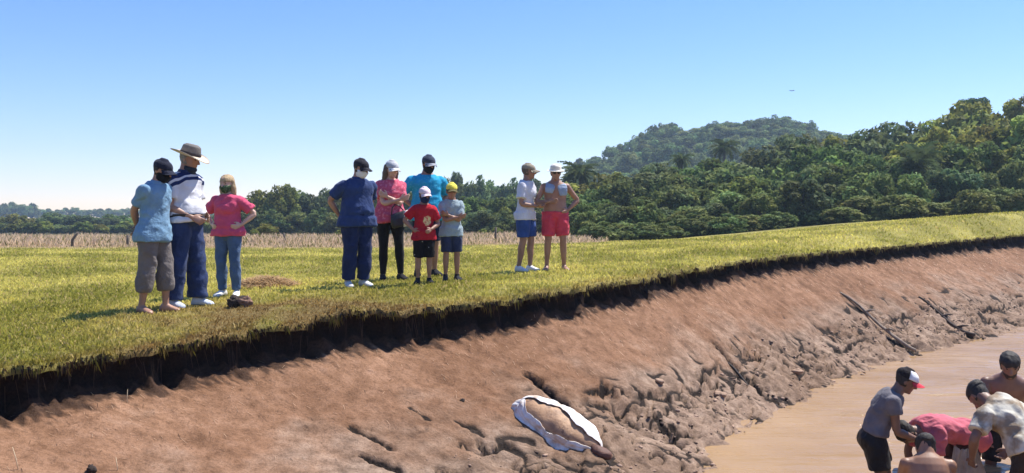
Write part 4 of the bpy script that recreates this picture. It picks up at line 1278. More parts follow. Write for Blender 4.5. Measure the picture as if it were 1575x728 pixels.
g5 = hit_land(600, 432)
fig = Fig(top_to_H(245, 432, g5.y, .02), 20, lean=(-2, 6), head=(18, 12), wide=1.10, belly=.04, female=True, bust=.025,
          arms={'R': {'to': ('sp', -.10, .235, .245), 'pole': (.7, .1, -1), 'palm': (0, -1, .2), 'curl': 30}, 'L': {'to': ('sp', -.09, .205, .285), 'pole': (.8, .1, -1), 'palm': (0, -1, .2), 'curl': 30}},
          feet={'L': (.15, -.05, 0, 20), 'R': (-.10, .0, 0, 10)}, legw=1.08)
make_person(fig, g5, 'woman in a pink top, black leggings and white cap with her arms folded', M_skin2)
hair(fig, M_hairg, long=.13, bulk=.014, capped=True)
def pat_pink(k, s_, v_): return k.mix(step(k, k.noise(26, 3, vec=v_), .5, .62), rgb(206, 88, 112), rgb(226, 130, 148))
shirt(fig, cloth2('rose_print_cotton', pat_pink), hem=-.10, sl=.30, inf=.018, flare=.022, seed=13., fold=.013)
trousers(fig, cloth('black_leggings', rgb(22, 20, 24), .2), length=.98, inf=.006, shape=([0, 1], [1, 1.0]), seed=8., fold=.006)
shoes(fig, cloth('black_shoes', rgb(30, 28, 30), .2))
cap(fig, cloth('grey_cap', rgb(176, 178, 182), .12), cloth('white_cap_brim', rgb(232, 230, 226), .05)); glasses(fig)
bagp = fig.o.matrix_basis @ Vector(fig.arms['L'][1] + A_([.02, -.08, -.03]))
FIG5 = fig

g6 = hit_land(656, 430); g6.y += .55; g6.x = px2x(656, g6.y); g6.z = float(land_z(g6.x, g6.y))
fig = Fig(ytop(238, g6.y) - g6.z - .01, 22, lean=(-1, 6), head=(12, 14), wide=1.16, belly=.05,
          arms={'R': {'to': ('sp', .20, -.05, .06), 'pole': (1, -.7, .1), 'dir': (-.6, .5, -.5), 'palm': (-.8, -.6, 0)}, 'L': {'to': ('sp', .20, -.04, .07), 'pole': (1, -.6, .1), 'dir': (-.6, .5, -.5), 'palm': (-.8, -.6, 0)}},
          feet={'L': (.13, .0, 0, 14), 'R': (-.13, 0, 0, 14)})
make_person(fig, g6, 'tall man in a turquoise shirt and dark shorts standing behind the two boys', M_skin4)
hair(fig, M_hair, capped=True)
shirt(fig, cloth2('turquoise_dotted_shirt', lambda k, s_, v_: dots(k, v_, 34, .30, rgb(44, 158, 200), rgb(78, 186, 216))), hem=-.13, sl=.40, inf=.022, flare=.016, seed=15., fold=.014, loose=.026)
trousers(fig, cloth('navy_shorts', rgb(34, 38, 60), .2), length=.48, inf=.022, shape=([0, 1], [1, 1.12]), seed=10., name='shorts')
shoes(fig, cloth('black_trainers', rgb(28, 28, 32), .2)); cap(fig, cloth('slate_cap', rgb(58, 64, 80), .2), cloth('grey_brim', rgb(150, 152, 158), .1)); mask(fig, cloth('black_mask_two', rgb(20, 20, 26), .2)); glasses(fig)

g7 = hit_land(652, 437)
fig = Fig(top_to_H(289, 437, g7.y, .02), 10, lean=(0, 5), head=(18, 8), wide=.92, headk=1.22,
          arms={'R': {'to': ('sp', .20, .05, .06), 'pole': (1, -.4, 0), 'dir': (-.6, .6, -.4), 'palm': (-.8, -.6, 0)}, 'L': {'to': ('sp', .12, .19, .07), 'pole': (.8, -.6, -.4), 'palm': (-.4, -1, 0)}},
          feet={'L': (.10, .0, 0, 14), 'R': (-.11, 0, 0, 14)}, legw=.92)
make_person(fig, g7, 'boy in a red t-shirt and black dotted shorts with a white cap and blue mask', M_skin4)
hair(fig, M_hair, capped=True)
def pat_red(k, s_, v_):
    x_ = k.math('SUBTRACT', s_.outputs[0], .045); z_ = k.math('SUBTRACT', s_.outputs[2], 1.17)
    d = k.math('ADD', k.math('MULTIPLY', x_, k.math('MULTIPLY', x_, 1.6)), k.math('MULTIPLY', z_, k.math('MULTIPLY', z_, .7)))
    d = k.math('ADD', d, k.math('MULTIPLY', k.math('SUBTRACT', k.noise(16, 2, vec=v_), .5), .022))
    fr_ = k.math('MULTIPLY', k.math('LESS_THAN', d, .0068), k.math('LESS_THAN', s_.outputs[1], 0.0))
    return k.mix(fr_, rgb(178, 34, 48), k.mix(step(k, k.noise(30, 2, vec=v_), .5, .56), rgb(226, 206, 150), rgb(206, 90, 80)))
shirt(fig, cloth2('red_print_tshirt', pat_red), hem=-.13, sl=.36, inf=.024, flare=.022, seed=17., fold=.013, loose=.024)
trousers(fig, cloth2('black_dotted_shorts', lambda k, s_, v_: dots(k, v_, 13, .13, rgb(24, 22, 26), rgb(196, 190, 180))), length=.50, inf=.028, shape=([0, 1], [1, 1.2]), seed=12., name='shorts')
shoes(fig, cloth('black_boots', rgb(26, 24, 28), .2), high=.03); cap(fig, cloth('white_pink_cap', rgb(226, 206, 210), .1)); mask(fig, cloth('navy_mask', rgb(28, 42, 80), .2))

g8 = hit_land(694, 433)
fig = Fig(top_to_H(282, 433, g8.y, .02), 14, lean=(-1, 5), head=(-4, 8), wide=.92, headk=1.2,
          arms={'R': {'to': ('sp', -.10, .20, .22), 'pole': (.7, .1, -1), 'palm': (0, -1, .2), 'curl': 30}, 'L': {'to': ('sp', -.09, .17, .26), 'pole': (.8, .1, -1), 'palm': (0, -1, .2), 'curl': 30}},
          feet={'L': (.11, .0, 0, 16), 'R': (-.10, 0, 0, 10)}, legw=.95)
make_person(fig, g8, 'boy in a grey t-shirt, navy shorts and yellow cap with his arms folded', M_skin4)
hair(fig, M_hair, capped=True)
shirt(fig, cloth('grey_green_tshirt', rgb(150, 166, 172), .12), hem=-.13, sl=.36, inf=.022, flare=.018, seed=19., fold=.012, loose=.024)
trousers(fig, cloth('slate_navy_shorts', rgb(46, 54, 82), .2), length=.46, inf=.024, shape=([0, 1], [1, 1.15]), seed=14., name='shorts')
shoes(fig, cloth('dark_trainers', rgb(36, 36, 42), .2), high=.05); cap(fig, cloth('yellow_cap', rgb(222, 208, 82), .12), cloth('dark_yellow_brim', rgb(96, 88, 48), .1)); glasses(fig)

# ---------------------------------------------------------------- couple on the right of the lawn
g9 = hit_land(808, 419)
fig = Fig(top_to_H(250, 419, g9.y, .02), 66, lean=(-1, 6), head=(14, 4), wide=.95, female=True,
          arms={'R': {'to': ('sp', .10, .24, .12), 'pole': (.5, -.9, -.2), 'palm': (-.6, 0, .8), 'curl': 35}, 'L': {'to': ('sp', .06, .24, .14), 'pole': (.5, -.9, -.2), 'palm': (-.6, 0, .8), 'curl': 35}},
          feet={'L': (.09, -.07, 0, 10), 'R': (-.09, .05, 0, 10)})
make_person(fig, g9, 'person in a white t-shirt, blue shorts and white shoes talking with the bare chested man', M_skin4)
hair(fig, M_hairg, bulk=.012, capped=True)
shirt(fig, cloth('white_grey_tshirt', rgb(206, 206, 214), .1), hem=-.10, sl=.34, inf=.026, flare=.024, seed=21., fold=.014, loose=.024)
trousers(fig, cloth('royal_blue_shorts', rgb(50, 76, 136), .22), length=.42, inf=.026, shape=([0, 1], [1, 1.14]), seed=16., name='shorts')
shoes(fig, cloth('white_canvas_shoes', rgb(226, 224, 220), .06)); cap(fig, cloth('tan_cap', rgb(150, 140, 120), .15))

g10 = hit_land(854, 417)
fig = Fig(top_to_H(250, 417, g10.y, .04), 4, lean=(-2, 6), head=(2, 8), wide=1.12, belly=.03,
          arms={'L': {'to': ('sp', .205, .05, .06), 'pole': (1, -.45, 0), 'dir': (-.6, .6, -.4), 'palm': (-.8, -.6, 0)}, 'R': {'to': ('sp', .12, .20, .20), 'pole': (.9, -.3, -.6), 'palm': (-.3, -1, 0)}},
          feet={'L': (.15, .0, 0, 16), 'R': (-.14, 0, 0, 16)})
make_person(fig, g10, 'bare chested man in a white brimmed hat, sunglasses and red swim shorts', M_skin4)
hair(fig, M_hair, capped=True)
trousers(fig, cloth('coral_red_shorts', rgb(198, 66, 84), .14), length=.40, inf=.028, shape=([0, 1], [1, 1.16]), top=.03, seed=18., name='shorts', fold=.014)
sun_hat(fig, cloth('white_hat_brim', rgb(228, 222, 208), .06), cloth('white_hat', rgb(222, 216, 202), .08), rim=.055, curl=.0, top=.235); glasses(fig)
for sd_ in 'LR':
    _, K, Ak, d = fig.legs[sd_]; w = A_([-d[1], d[0], 0])
    v1 = ring_loft([Ak - A_([0, 0, .083]) + d * .05, Ak - A_([0, 0, .070]) + d * .05], [A_([0, 0, 1.])] * 2, [d] * 2, [w] * 2, [.05, .05], [.145, .145], [.125, .125], 18)
    v2 = tube_np(np.stack([Ak + d * .06 + w * .05 - A_([0, 0, .07]), Ak + d * .085 - A_([0, 0, .012]), Ak + d * .06 - w * .05 - A_([0, 0, .07])]), [.009, .009, .009], 6)
    vv_, ff_ = join_np([v1, v2]); ob('flip_flop', mesh_np('flip_flop', vv_, ff_), plain('black_rubber', (.02, .02, .02), .6), fig.o)
# towel across the shoulders, both ends hanging on the chest
tp_ = []
for sg in (-1, 1):
    c = [fig.sp(t) for t in ((.47, .505, .47, .42, .37, .30) if sg > 0 else (.47, .505, .475, .43, .39, .345))]
    offs = [(.055, -.10), (.082, -.03), (.094, .080), (.104, .122), (.112, .130), (.120, .128)]
    P = np.stack([x[0] + x[3] * sg * o_[0] + x[2] * o_[1] for x, o_ in zip(c, offs)])
    N_ = [unit(A_([sg * .35, -1, .2]))] * 6
    up_ = [unit(P[min(i + 1, 5)] - P[max(i - 1, 0)]) for i in range(6)]
    fs_ = [unit(x[1] * a + x[2] * b) for x, (a, b) in zip(c, [(.5, -1), (1, 0), (.8, .6), (.2, 1), (0, 1), (0, 1)])]
    ls_ = [unit(np.cross(u_, f_)) for u_, f_ in zip(up_, fs_)]
    tp_.append(ring_loft(P, up_, fs_, ls_, [.058, .068, .080, .080, .076, .064], [.014] * 6, [.014] * 6, 14))
c = fig.sp(.50); tp_.append(ellipsoid(c[0] - c[2] * .10, (.12, .03, .05)))
tme = solid_mesh('towel', tp_, .009, 2, (.010, 14, 10, 2.))
tw = ob('towel', tme, cloth('pale_blue_towel', rgb(146, 160, 180), .16))
tw.matrix_world = fig.o.matrix_basis.copy()
tag(tw, 'pale blue towel hanging round the neck of the bare chested man', 'towel')

# handbag hanging from the folded arm of the woman in the pink top
M_bagb = plain('black_leather', (.02, .02, .022), .4); M_bagw = plain('white_leather', (.72, .70, .66), .45)
bag = empty('handbag', bagp - Vector((.03, 0, .30)), R(25)); tag(bag, 'black and white handbag hanging from the folded arm of the woman in pink', 'handbag')
bag.rotation_euler = (0, R(-18), R(25))
wb = solid_mesh('body', [ring_loft([A_([0, 0, z]) for z in (0, .02, .12, .19, .21)], [0] * 5, [A_([0, -1., 0])] * 5, [A_([1., 0, 0])] * 5, [.12, .15, .145, .12, .11], [.04, .055, .05, .03, .02], [.04, .055, .05, .03, .02], 20)], .008, 2, (.006, 12, 9, 1.))
ob('body', wb, M_bagb, bag)
v, q, t = ring_loft([A_([.05 + .35 * (z - .01), -.052, z]) for z in (-.02, .06, .14, .205)], [0] * 4, [A_([0, -1., 0])] * 4, [A_([1., 0, 0])] * 4, [.035, .035, .032, .028], [.012] * 4, [.004] * 4, 10)
ob('flap', mesh_np('flap', v, [q, t], True), M_bagw, bag)
v, q, t = tube_np(np.stack([[-.10, 0, .20], [-.06, 0, .30], [.0, 0, .335], [.06, 0, .30], [.10, 0, .20]]), [.009] * 5, 7)
ob('strap', mesh_np('strap', v, [q, t], True), M_bagb, bag)

# ---------------------------------------------------------------- men in the water
def wade(px, Y, zb=ZBED): return Vector((px2x(px, Y), Y, zb))
M_wet = cloth('dark_wet_shorts', rgb(26, 22, 24), .2, .6)
# capped man stooping at the left
fig = Fig(1.68, 76, lean=(8, 38), head=(0, 26), wide=1.06, hip=.90,
          arms={'R': {'to': ('abs', -.10, -.42, .92), 'pole': (.35, -.6, -.8), 'palm': (-1, 0, -.3), 'curl': 45}, 'L': {'to': ('abs', .12, -.46, .90), 'pole': (.35, -.6, -.8), 'palm': (-1, 0, -.3), 'curl': 45}},
          feet={'L': (.13, -.08, 0, 8), 'R': (-.13, .06, 0, 8)})
make_person(fig, wade(1343, 8.85), 'stooping man in a grey vest, black shorts and red peaked cap wading in the pond', M_skin3)
hair(fig, M_hair, capped=True)
shirt(fig, cloth('grey_wet_vest', rgb(104, 100, 104), .25), hem=.055, sl=.20, inf=.017, flare=.008, seed=23., fold=.012)
trousers(fig, M_wet, length=.34, inf=.026, shape=([0, 1], [1, 1.16]), top=.10, seed=20., name='shorts')
cap(fig, cloth('dark_mesh_cap', rgb(34, 28, 30), .2), cloth('red_peak', rgb(206, 60, 74), .1), up=.01)
v, q, t = fig.head_rings(.140, .222, .017, back=(-.03, -.01), n=9); ob('front_panel', mesh_np('front_panel', v, [q, t], True), cloth('white_panel', rgb(228, 226, 224), .06), fig.o)
# man bent over in the pink shirt
fig = Fig(1.66, -82, lean=(62, 100), head=(0, 84), wide=1.08, hip=.90,
          arms={'R': {'to': ('abs', -.16, -.50, .45), 'pole': (.3, .2, .4), 'palm': (-1, 0, 0), 'curl': 40}, 'L': {'to': ('abs', .16, -.46, .42), 'pole': (.3, .2, .4), 'palm': (-1, 0, 0), 'curl': 40}},
          feet={'L': (.15, -.05, 0, 8), 'R': (-.15, .05, 0, 8)})
make_person(fig, wade(1484, 9.0), 'man in a faded pink shirt bent double over the water', M_skin3)
hair(fig, M_hair)
shirt(fig, cloth('faded_pink_shirt', rgb(190, 100, 112), .16), hem=-.14, sl=.36, inf=.026, flare=.04, seed=25., fold=.018, loose=.026)
trousers(fig, cloth('wet_maroon_shorts', rgb(60, 34, 34), .2), length=.46, inf=.024, shape=([0, 1], [1, 1.14]), seed=22., name='shorts')
# bare back, cropped hair, nearest the camera
fig = Fig(1.74, 172, lean=(4, 24), head=(-8, 40), wide=1.14, hip=.36, drop=.075,
          arms={'R': {'to': ('abs', -.22, -.42, .30), 'pole': (.7, -.6, -.3), 'palm': (-1, 0, 0), 'curl': 40}, 'L': {'to': ('abs', .22, -.42, .30), 'pole': (.7, -.6, -.3), 'palm': (-1, 0, 0), 'curl': 40}},
          feet={'L': (.22, -.38, 0, 10), 'R': (-.22, -.38, 0, 10), 'poleL': (.5, -.4, 1), 'poleR': (-.5, -.4, 1)})
make_person(fig, wade(1433, 8.05), 'bare backed man with cropped hair sitting low in the water, seen from behind', skin('skin_back_tan', (.30, .16, .095)), eyes=False)
hair(fig, M_hair, bulk=.009)
trousers(fig, M_wet, length=.40, inf=.02, seed=24., name='shorts')
# man in the pale t-shirt at the right edge
fig = Fig(1.78, -150, lean=(26, 66), head=(-14, 66), wide=1.22, belly=.04, hip=.93,
          arms={'L': {'to': ('abs', .30, -.40, .80), 'pole': (.9, -.2, -.2), 'palm': (-1, 0, 0), 'curl': 45}, 'R': {'to': ('abs', -.30, -.42, .80), 'pole': (.8, -.3, -.4), 'palm': (-1, 0, 0), 'curl': 45}},
          feet={'L': (.15, -.05, 0, 8), 'R': (-.15, .05, 0, 8)}, legw=1.08)
make_person(fig, wade(1592, 8.05), 'man in a muddy pale t-shirt and brown shorts leaning over, seen from behind', M_skin3, eyes=False)
hair(fig, M_hair)
def pat_mud(k, s_, v_): return k.mix(step(k, k.noise(5, 5, vec=v_), .48, .62), rgb(206, 200, 184), rgb(150, 132, 110))
shirt(fig, cloth2('muddy_pale_tshirt', pat_mud), hem=.0, sl=.36, inf=.024, flare=.02, seed=27., fold=.018, loose=.026)
trousers(fig, cloth('brown_shorts', rgb(58, 46, 38), .25), length=.52, inf=.026, shape=([0, 1], [1, 1.15]), seed=26., name='shorts')
# bare chested man further out
fig = Fig(1.76, -14, lean=(6, 30), head=(-8, 24), wide=1.16, hip=.90,
          arms={'R': {'to': ('abs', -.26, -.38, .78), 'pole': (.8, -.3, -.4), 'palm': (-1, 0, 0), 'curl': 40}, 'L': {'to': ('abs', .24, -.36, .80), 'pole': (.8, -.3, -.4), 'palm': (-1, 0, 0), 'curl': 40}},
          feet={'L': (.15, -.05, 0, 8), 'R': (-.15, .05, 0, 8)})
make_person(fig, wade(1543, 9.35), 'bare chested dark haired man facing the camera behind the man in the pale t-shirt', M_skin3)
hair(fig, M_hair, bulk=.014)
parts = [fig.head_rings(-.012, .055, .006, back=(.0, .0), n=6)]
wear(fig, 'beard', parts, M_hair, .008, 2)
trousers(fig, M_wet, length=.46, inf=.022, seed=28., name='shorts')
# pale net hanging in the water between them
n = 34; gu, gv = np.meshgrid(np.linspace(-1, 1, n), np.linspace(0, 1, n))
nx = gu * (.10 + .16 * gv) + .05 * gv; ny = .10 * pn(gu * 3, gv * 1.2, 1.) + .03 * gu; nz = -.62 * gv + .05 * gu ** 2 + .02 * pn(gu * 6, gv * 3, 5.)
V_ = np.stack([nx, ny, nz], -1).reshape(-1, 3); V2_ = V_ + A_([0, .006, 0]); f1 = grid_faces(n, n)
net = ob('fishing_net', mesh_np('fishing_net', np.concatenate([V_, V2_]), np.concatenate([f1, f1[:, ::-1] + n * n]), True), cloth('pale_net', rgb(176, 166, 156), .25))
Yn = 8.45; net.location = (px2x(1484, Yn), Yn, ytop(692, Yn)); net.rotation_euler = (R(8), 0, R(-15))
tag(net, 'pale fishing net held up between the men in the water', 'net')

# ================================================================== THINGS LYING ON THE BANK AND LAWN
def ico(sub=1):
    import bmesh
    bm = bmesh.new(); bmesh.ops.create_icosphere(bm, subdivisions=sub, radius=1.0)
    v = np.array([x.co[:] for x in bm.verts]); f = np.array([[y.index for y in x.verts] for x in bm.faces]); bm.free()
    return v, f
def lump(name, r, seed, mat, rough=.75, sub=3):
    v, f = ico(sub)
    n = fbm(v[:, 0] * 1.3 + seed, v[:, 1] * 1.3, v[:, 2] * 1.3, 4, .6)
    v = v * (1 + rough * n)[:, None] * np.asarray(r)
    me = mesh_np(name, v, f, False); me.materials.append(mat); return me
M_clod = plain('dark_earth', (.035, .022, .016), .95, .5, 16, .9)
M_clodr = plain('reddish_earth', (.20, .115, .08), .95, .4, 16, .9)
M_clodp = plain('pale_dry_mud', rgb(160, 132, 110), .95, .2, 18, .9)

c = hit_land(371, 472)
e = empty('earth_clump', c); tag(e, 'dark and reddish clump of earth dumped on the lawn near the rim', 'earth clump')
for dx, dy, r, m_, s_ in ((-.05, 0, (.09, .08, .075), M_clod, 1), (.06, -.02, (.07, .06, .06), M_clodr, 2), (.02, .05, (.06, .05, .05), M_clod, 3)):
    o = ob('clod', lump('clod', r, s_ * 3.1, m_, .9, 4), None, e); o.location = (dx, dy, .045)

# heap of raked dry grass
c = hit_land(408, 441)
n = 5200
a_ = rng.random(n) * 2 * math.pi; rr = np.sqrt(rng.random(n))
x = c.x + .48 * rr * np.cos(a_); y = c.y + .55 * rr * np.sin(a_)
zb = land_z(x, y) + .13 * (1 - rr ** 1.5)
vs = np.empty((n, 4, 3), np.float32); an = rng.random(n) * 6.28; L = rng.uniform(.05, .12, n); ti = rng.uniform(-.3, .5, n)
d = np.stack([np.cos(an) * L, np.sin(an) * L, ti * L], 1); w = np.stack([-np.sin(an), np.cos(an), 0 * an], 1) * .006
p = np.stack([x, y, zb], 1)
vs[:, 0] = p - w; vs[:, 1] = p + w; vs[:, 2] = p + d + w * .6; vs[:, 3] = p + d - w * .6
bx_, by_ = np.meshgrid(np.linspace(-1, 1, 22), np.linspace(-1, 1, 22)); q_ = np.clip(np.hypot(bx_, by_), 0, 1)
bx2, by2 = c.x + bx_ * .5, c.y + by_ * .57
base = np.stack([bx2, by2, land_z(bx2, by2) - .03 + .13 * (1 - q_ ** 1.5) * (1 + .6 * pn(bx2 / .12, by2 / .12))], -1).reshape(-1, 3)
me = mesh_np('straw_heap', np.concatenate([vs.reshape(-1, 3), base]), np.concatenate([np.arange(n * 4).reshape(-1, 4), grid_faces(22, 22) + n * 4]))
cc = np.array(rgb(196, 166, 124)) * (.6 + .6 * rng.random(n))[:, None]
set_col(me, np.concatenate([np.repeat(cc, 4, 0), np.tile(np.array([rgb(150, 122, 86)]), (484, 1))]))
tag(ob('straw_heap', me, M_blade), 'low heap of dry cut grass lying on the lawn beside the pink shirted woman', 'straw heap')

# ---- branches on the mud
def branch(pts, r0, r1, mat, label, lift=.02, twigs=()):
    P = np.array([bank_pt(*q)[:] for q in pts]); t = np.linspace(0, 1, len(P)); tt = np.linspace(0, 1, 26)
    P = np.stack([np.interp(tt, t, P[:, j]) for j in range(3)], 1)
    P[:, 2] = np.convolve(np.pad(P[:, 2], 4, 'edge'), np.ones(9) / 9, 'valid') + lift + .03
    P += .014 * np.stack([pn(tt * 9, 1.), pn(tt * 9, 7.), pn(tt * 9, 13.)], 1)
    o0 = P[0].copy(); parts = [tube_np(P - o0, np.linspace(r0, r1, 26) * (1 + .25 * pn(tt * 14, 3.)), 8)]
    for k_, d_ in twigs:
        q = P[k_] - o0; d_ = np.array(d_); parts.append(tube_np(np.stack([q, q + d_ * .5 + [0, 0, .02], q + d_]), [r1 * .9, r1 * .7, r1 * .3], 6))
    v, f = join_np(parts); o = ob('branch', mesh_np('branch', v, f, True), mat); o.location = o0
    tag(o, label, 'branch')
branch([(1292, 450), (1325, 474), (1352, 500), (1380, 527), (1408, 547)], .024, .034, plain('pale_dead_wood', (.26, .20, .15), .9, .35, 26, .8), 'long pale dead branch lying down the mud slope to the water', .03, ((8, (.16, -.05, .05)), (15, (.05, -.2, .02))))
branch([(1414, 458), (1445, 478), (1474, 502), (1500, 519)], .02, .034, plain('dark_dead_wood', (.07, .05, .04), .9, .35, 26, .8), 'dark muddy branch lying above the water at the right', .03, ((10, (.22, .02, .04)), (16, (.2, -.1, .05))))
branch([(1120, 552), (1150, 583), (1176, 608), (1196, 622)], .016, .024, plain('black_wet_wood', (.03, .022, .018), .8, .3, 26, .8), 'black wet root lying in the deep gully of the mud', .0, ())
branch([(822, 583), (846, 602), (872, 622)], .008, .016, plain('grey_root', (.10, .08, .07), .9, .3, 26, .8), 'thin grey root in the gully above the white sheet', .0)

# ---- clods
def clod(px, py, r, seed, mat, label):
    p = bank_pt(px, py); o = ob('mud_clod', lump('mud_clod', r, seed, mat)); o.location = p + Vector((0, 0, r[2] * .4)); o.rotation_euler = (0, 0, seed); tag(o, label, 'clod')
clod(141, 730, (.036, .034, .034), 2.2, M_clod, 'dark clod of earth at the bottom left of the mud slope')
clod(711, 616, (.025, .022, .018), 4.4, M_clod, 'tiny dark clod on the smooth mud up from the white sheet')
clod(1014, 588, (.07, .05, .03), 5.3, M_clodp, 'pale flat mud lump beside the crack right of the white sheet')
clod(1225, 565, (.10, .07, .04), 6.1, M_clodp, 'pale flat mud slab high above the waterline right of the deep gully')
clod(1108, 596, (.12, .07, .04), 7.9, M_clodp, 'pale mud slab left of the deep gully')
clod(1308, 584, (.06, .05, .04), 9.2, M_clod, 'dark clod at the waterline below the long branch')

cv, cf = ico(1)
wgt = (low * ss(.12, .35, V2) * (V2 < 1.03) * _bm * (BPY < 760) * (BPX > 500)).ravel() * np.clip(.35 + 1.8 * pn(SX / .3, SY / .3, 66.).ravel() + .5 * dark.ravel(), 0, 2)
# even density over the ground: cells grow with distance
wgt = wgt * (np.maximum(SY.ravel(), 1) ** 1.0)
n = 3200
ii = rng.choice(len(wgt), n, p=wgt / wgt.sum())
sz = .006 + .022 * rng.random(n) ** 3.0
sc_ = sz[:, None, None] * np.stack([rng.uniform(.8, 1.7, n), rng.uniform(.8, 1.4, n), rng.uniform(.35, .8, n)], 1)[:, None, :]
an = rng.random(n) * 6.28; ca, sa = np.cos(an)[:, None], np.sin(an)[:, None]
vv_ = cv[None] * (1 + .28 * rng.normal(size=(n, len(cv), 1))) * sc_
vv_ = np.stack([vv_[..., 0] * ca - vv_[..., 1] * sa, vv_[..., 0] * sa + vv_[..., 1] * ca, vv_[..., 2]], -1)
vv_ = vv_ + np.stack([SXd.ravel()[ii], SYd.ravel()[ii], SZ.ravel()[ii] + sz * .25], 1)[:, None, :]
me = mesh_np('mud_crumbs', vv_.reshape(-1, 3), (cf[None] + (np.arange(n) * len(cv))[:, None, None]).reshape(-1, 3))
kc = rng.random(n); cc = np.where((kc < .3)[:, None], np.array(rgb(92, 72, 60))[None], np.array(rgb(158, 130, 110))[None]) * rng.uniform(.7, 1.15, n)[:, None]
set_col(me, np.repeat(cc, len(cv), 0))
k = NT('mud_crumbs'); a = k.n('ShaderNodeVertexColor', layer_name='Col'); k.l(a.outputs[0], k.b.inputs['Base Color']); k.b.inputs['Roughness'].default_value = .9
k.bump(k.noise(60, 3, vec=k.coord()), .5, .01)
tag(ob('mud_crumbs', me, k.m), 'crumbled mud lying on the slumped lower slope', kind='stuff')

# dry straw bits and roots scattered over the upper slope
n = 5200
wg = (ss(.72, .1, V2) * _bm * (BPY < 760)).ravel() * np.maximum(SY.ravel(), 1); ii = rng.choice(len(wg), n, p=wg / wg.sum())
c_, r_ = ii % SX.shape[1], ii // SX.shape[1]
P = np.stack([SXd.ravel()[ii], SYd.ravel()[ii], SZ.ravel()[ii] + .004], 1)
dn = np.stack([wat[c_, 0] - lip[c_, 0], wat[c_, 1] - lip[c_, 1]], 1); dn /= np.linalg.norm(dn, axis=1)[:, None]
an = rng.normal(0, .6, n); dx = dn[:, 0] * np.cos(an) - dn[:, 1] * np.sin(an); dy = dn[:, 0] * np.sin(an) + dn[:, 1] * np.cos(an)
L = rng.uniform(.02, .09, n); W = .0022 * np.clip(P[:, 1] / 8.5, .8, 3)
sl = (ZW - lip[c_, 2]) / np.hypot(wat[c_, 0] - lip[c_, 0], wat[c_, 1] - lip[c_, 1]) * np.cos(an)
d = np.stack([dx * L, dy * L, L * sl + rng.uniform(0, .02, n)], 1); w = np.stack([-dy * W, dx * W, 0 * W], 1)
vs = np.stack([P - w, P + w, P + d + w * .5, P + d - w * .5], 1)
me = mesh_np('straw_bits', vs.reshape(-1, 3), np.arange(n * 4).reshape(-1, 4))
cc = np.where((rng.random(n) < .55)[:, None], np.array(rgb(206, 176, 146))[None], np.array(rgb(74, 54, 42))[None]) * rng.uniform(.7, 1.1, n)[:, None]
set_col(me, np.repeat(cc, 4, 0))
tag(ob('straw_bits', me, M_blade), 'bits of straw and root stuck to the upper mud slope', kind='stuff')
def stalk(px, py, h, lean_, label):
    p = bank_pt(px, py); v, f = join_np([tube_np(np.array([[0, 0, -.02], [lean_ * .4, 0, h * .5], [lean_, 0.01, h]]), [.0035, .003, .0015], 5)])
    o = ob('dry_stalk', mesh_np('dry_stalk', v, f, True), plain('dry_stalk', rgb(206, 184, 150), .8)); o.location = p; tag(o, label, 'stalk')
stalk(194, 622, .12, .0, 'thin pale dry stalk standing on the mud below the left end of the rim')
stalk(30, 727, .16, -.05, 'thin pale dry stalk in the bottom left corner')
stalk(182, 727, .10, -.02, 'thin pale dry stalk right of the dark clod at the bottom left')

# ---- white sheet with the muddy bundle on it
pa, pb = bank_pt(800, 631), bank_pt(920, 694)
ax = (pb - pa); Ls = ax.length; ax = np.array(ax.normalized()[:])
mid_ = np.array(((pa + pb) / 2)[:]); mid_[2] += .065
nb = np.array([.42, -.42, .80]); nb = unit(nb - ax * (nb @ ax)); sdv = np.cross(nb, ax)      # sdv: up the slope side
if sdv[1] < 0: sdv = -sdv
hl = Ls / 2
def body_r(a): return (.172 + .02 * np.sin(a * 3 + 1)) * np.clip(1 - np.abs(a) ** 3.2, 0.02, 1) ** .5 * (1 - .10 * a)
def bundle_pt(a, ph, k_=1.0, off=0.0):
    r = body_r(a) * k_ + off
    return mid_ + ax * (a * hl * 1.02)[..., None] + sdv * (-np.cos(ph) * r * 1.15)[..., None] + nb * (np.sin(ph) * r * .92 + .012)[..., None]
na, npz = 44, 30
A2, PH = np.meshgrid(np.linspace(-1, 1, na), np.arange(npz) * 2 * math.pi / npz, indexing='ij')
bumps = .014 * pn(A2 * 3.2, np.cos(PH) * 1.6, np.sin(PH) * 1.6) + .010 * pn(A2 * 9, np.cos(PH) * 4, np.sin(PH) * 4)
BP = bundle_pt(A2, PH, 1.0, bumps * (np.abs(A2) < .97))
k = NT('muddy_hide'); v = k.coord()
k.l(k.mix(k.ramp(k.noise(16, 4, vec=v), [(.58, (0, 0, 0)), (.7, (1, 1, 1))]), k.ramp(k.noise(5, 5, vec=v), [(.3, rgb(132, 100, 76)), (.5, rgb(176, 136, 100)), (.7, rgb(200, 160, 122))]), rgb(112, 84, 66)), k.b.inputs['Base Color'])
k.b.inputs['Roughness'].default_value = .6; k.bump(k.noise(40, 4, vec=v), .5, .01)
org = mid_.copy()
bo = ob('muddy_bundle', mesh_np('muddy_bundle', (BP - org).reshape(-1, 3), grid_faces(na, npz, True), True), k.m); bo.location = org
tag(bo, 'long mud smeared brown bundle lying on the white sheet on the slope', 'bundle')
te = np.array(bank_pt(924, 703)[:]) - org
te_o = ob('loose_end', lump('loose_end', (.12, .065, .05), 3.3, plain('dark_red_brown', rgb(96, 62, 48), .7, .35, 14, .7), .22), None, bo)
te_o.location = te + np.array([0, 0, .085]); te_o.rotation_euler = (R(8), R(18), math.atan2(ax[1], ax[0]) - .05)
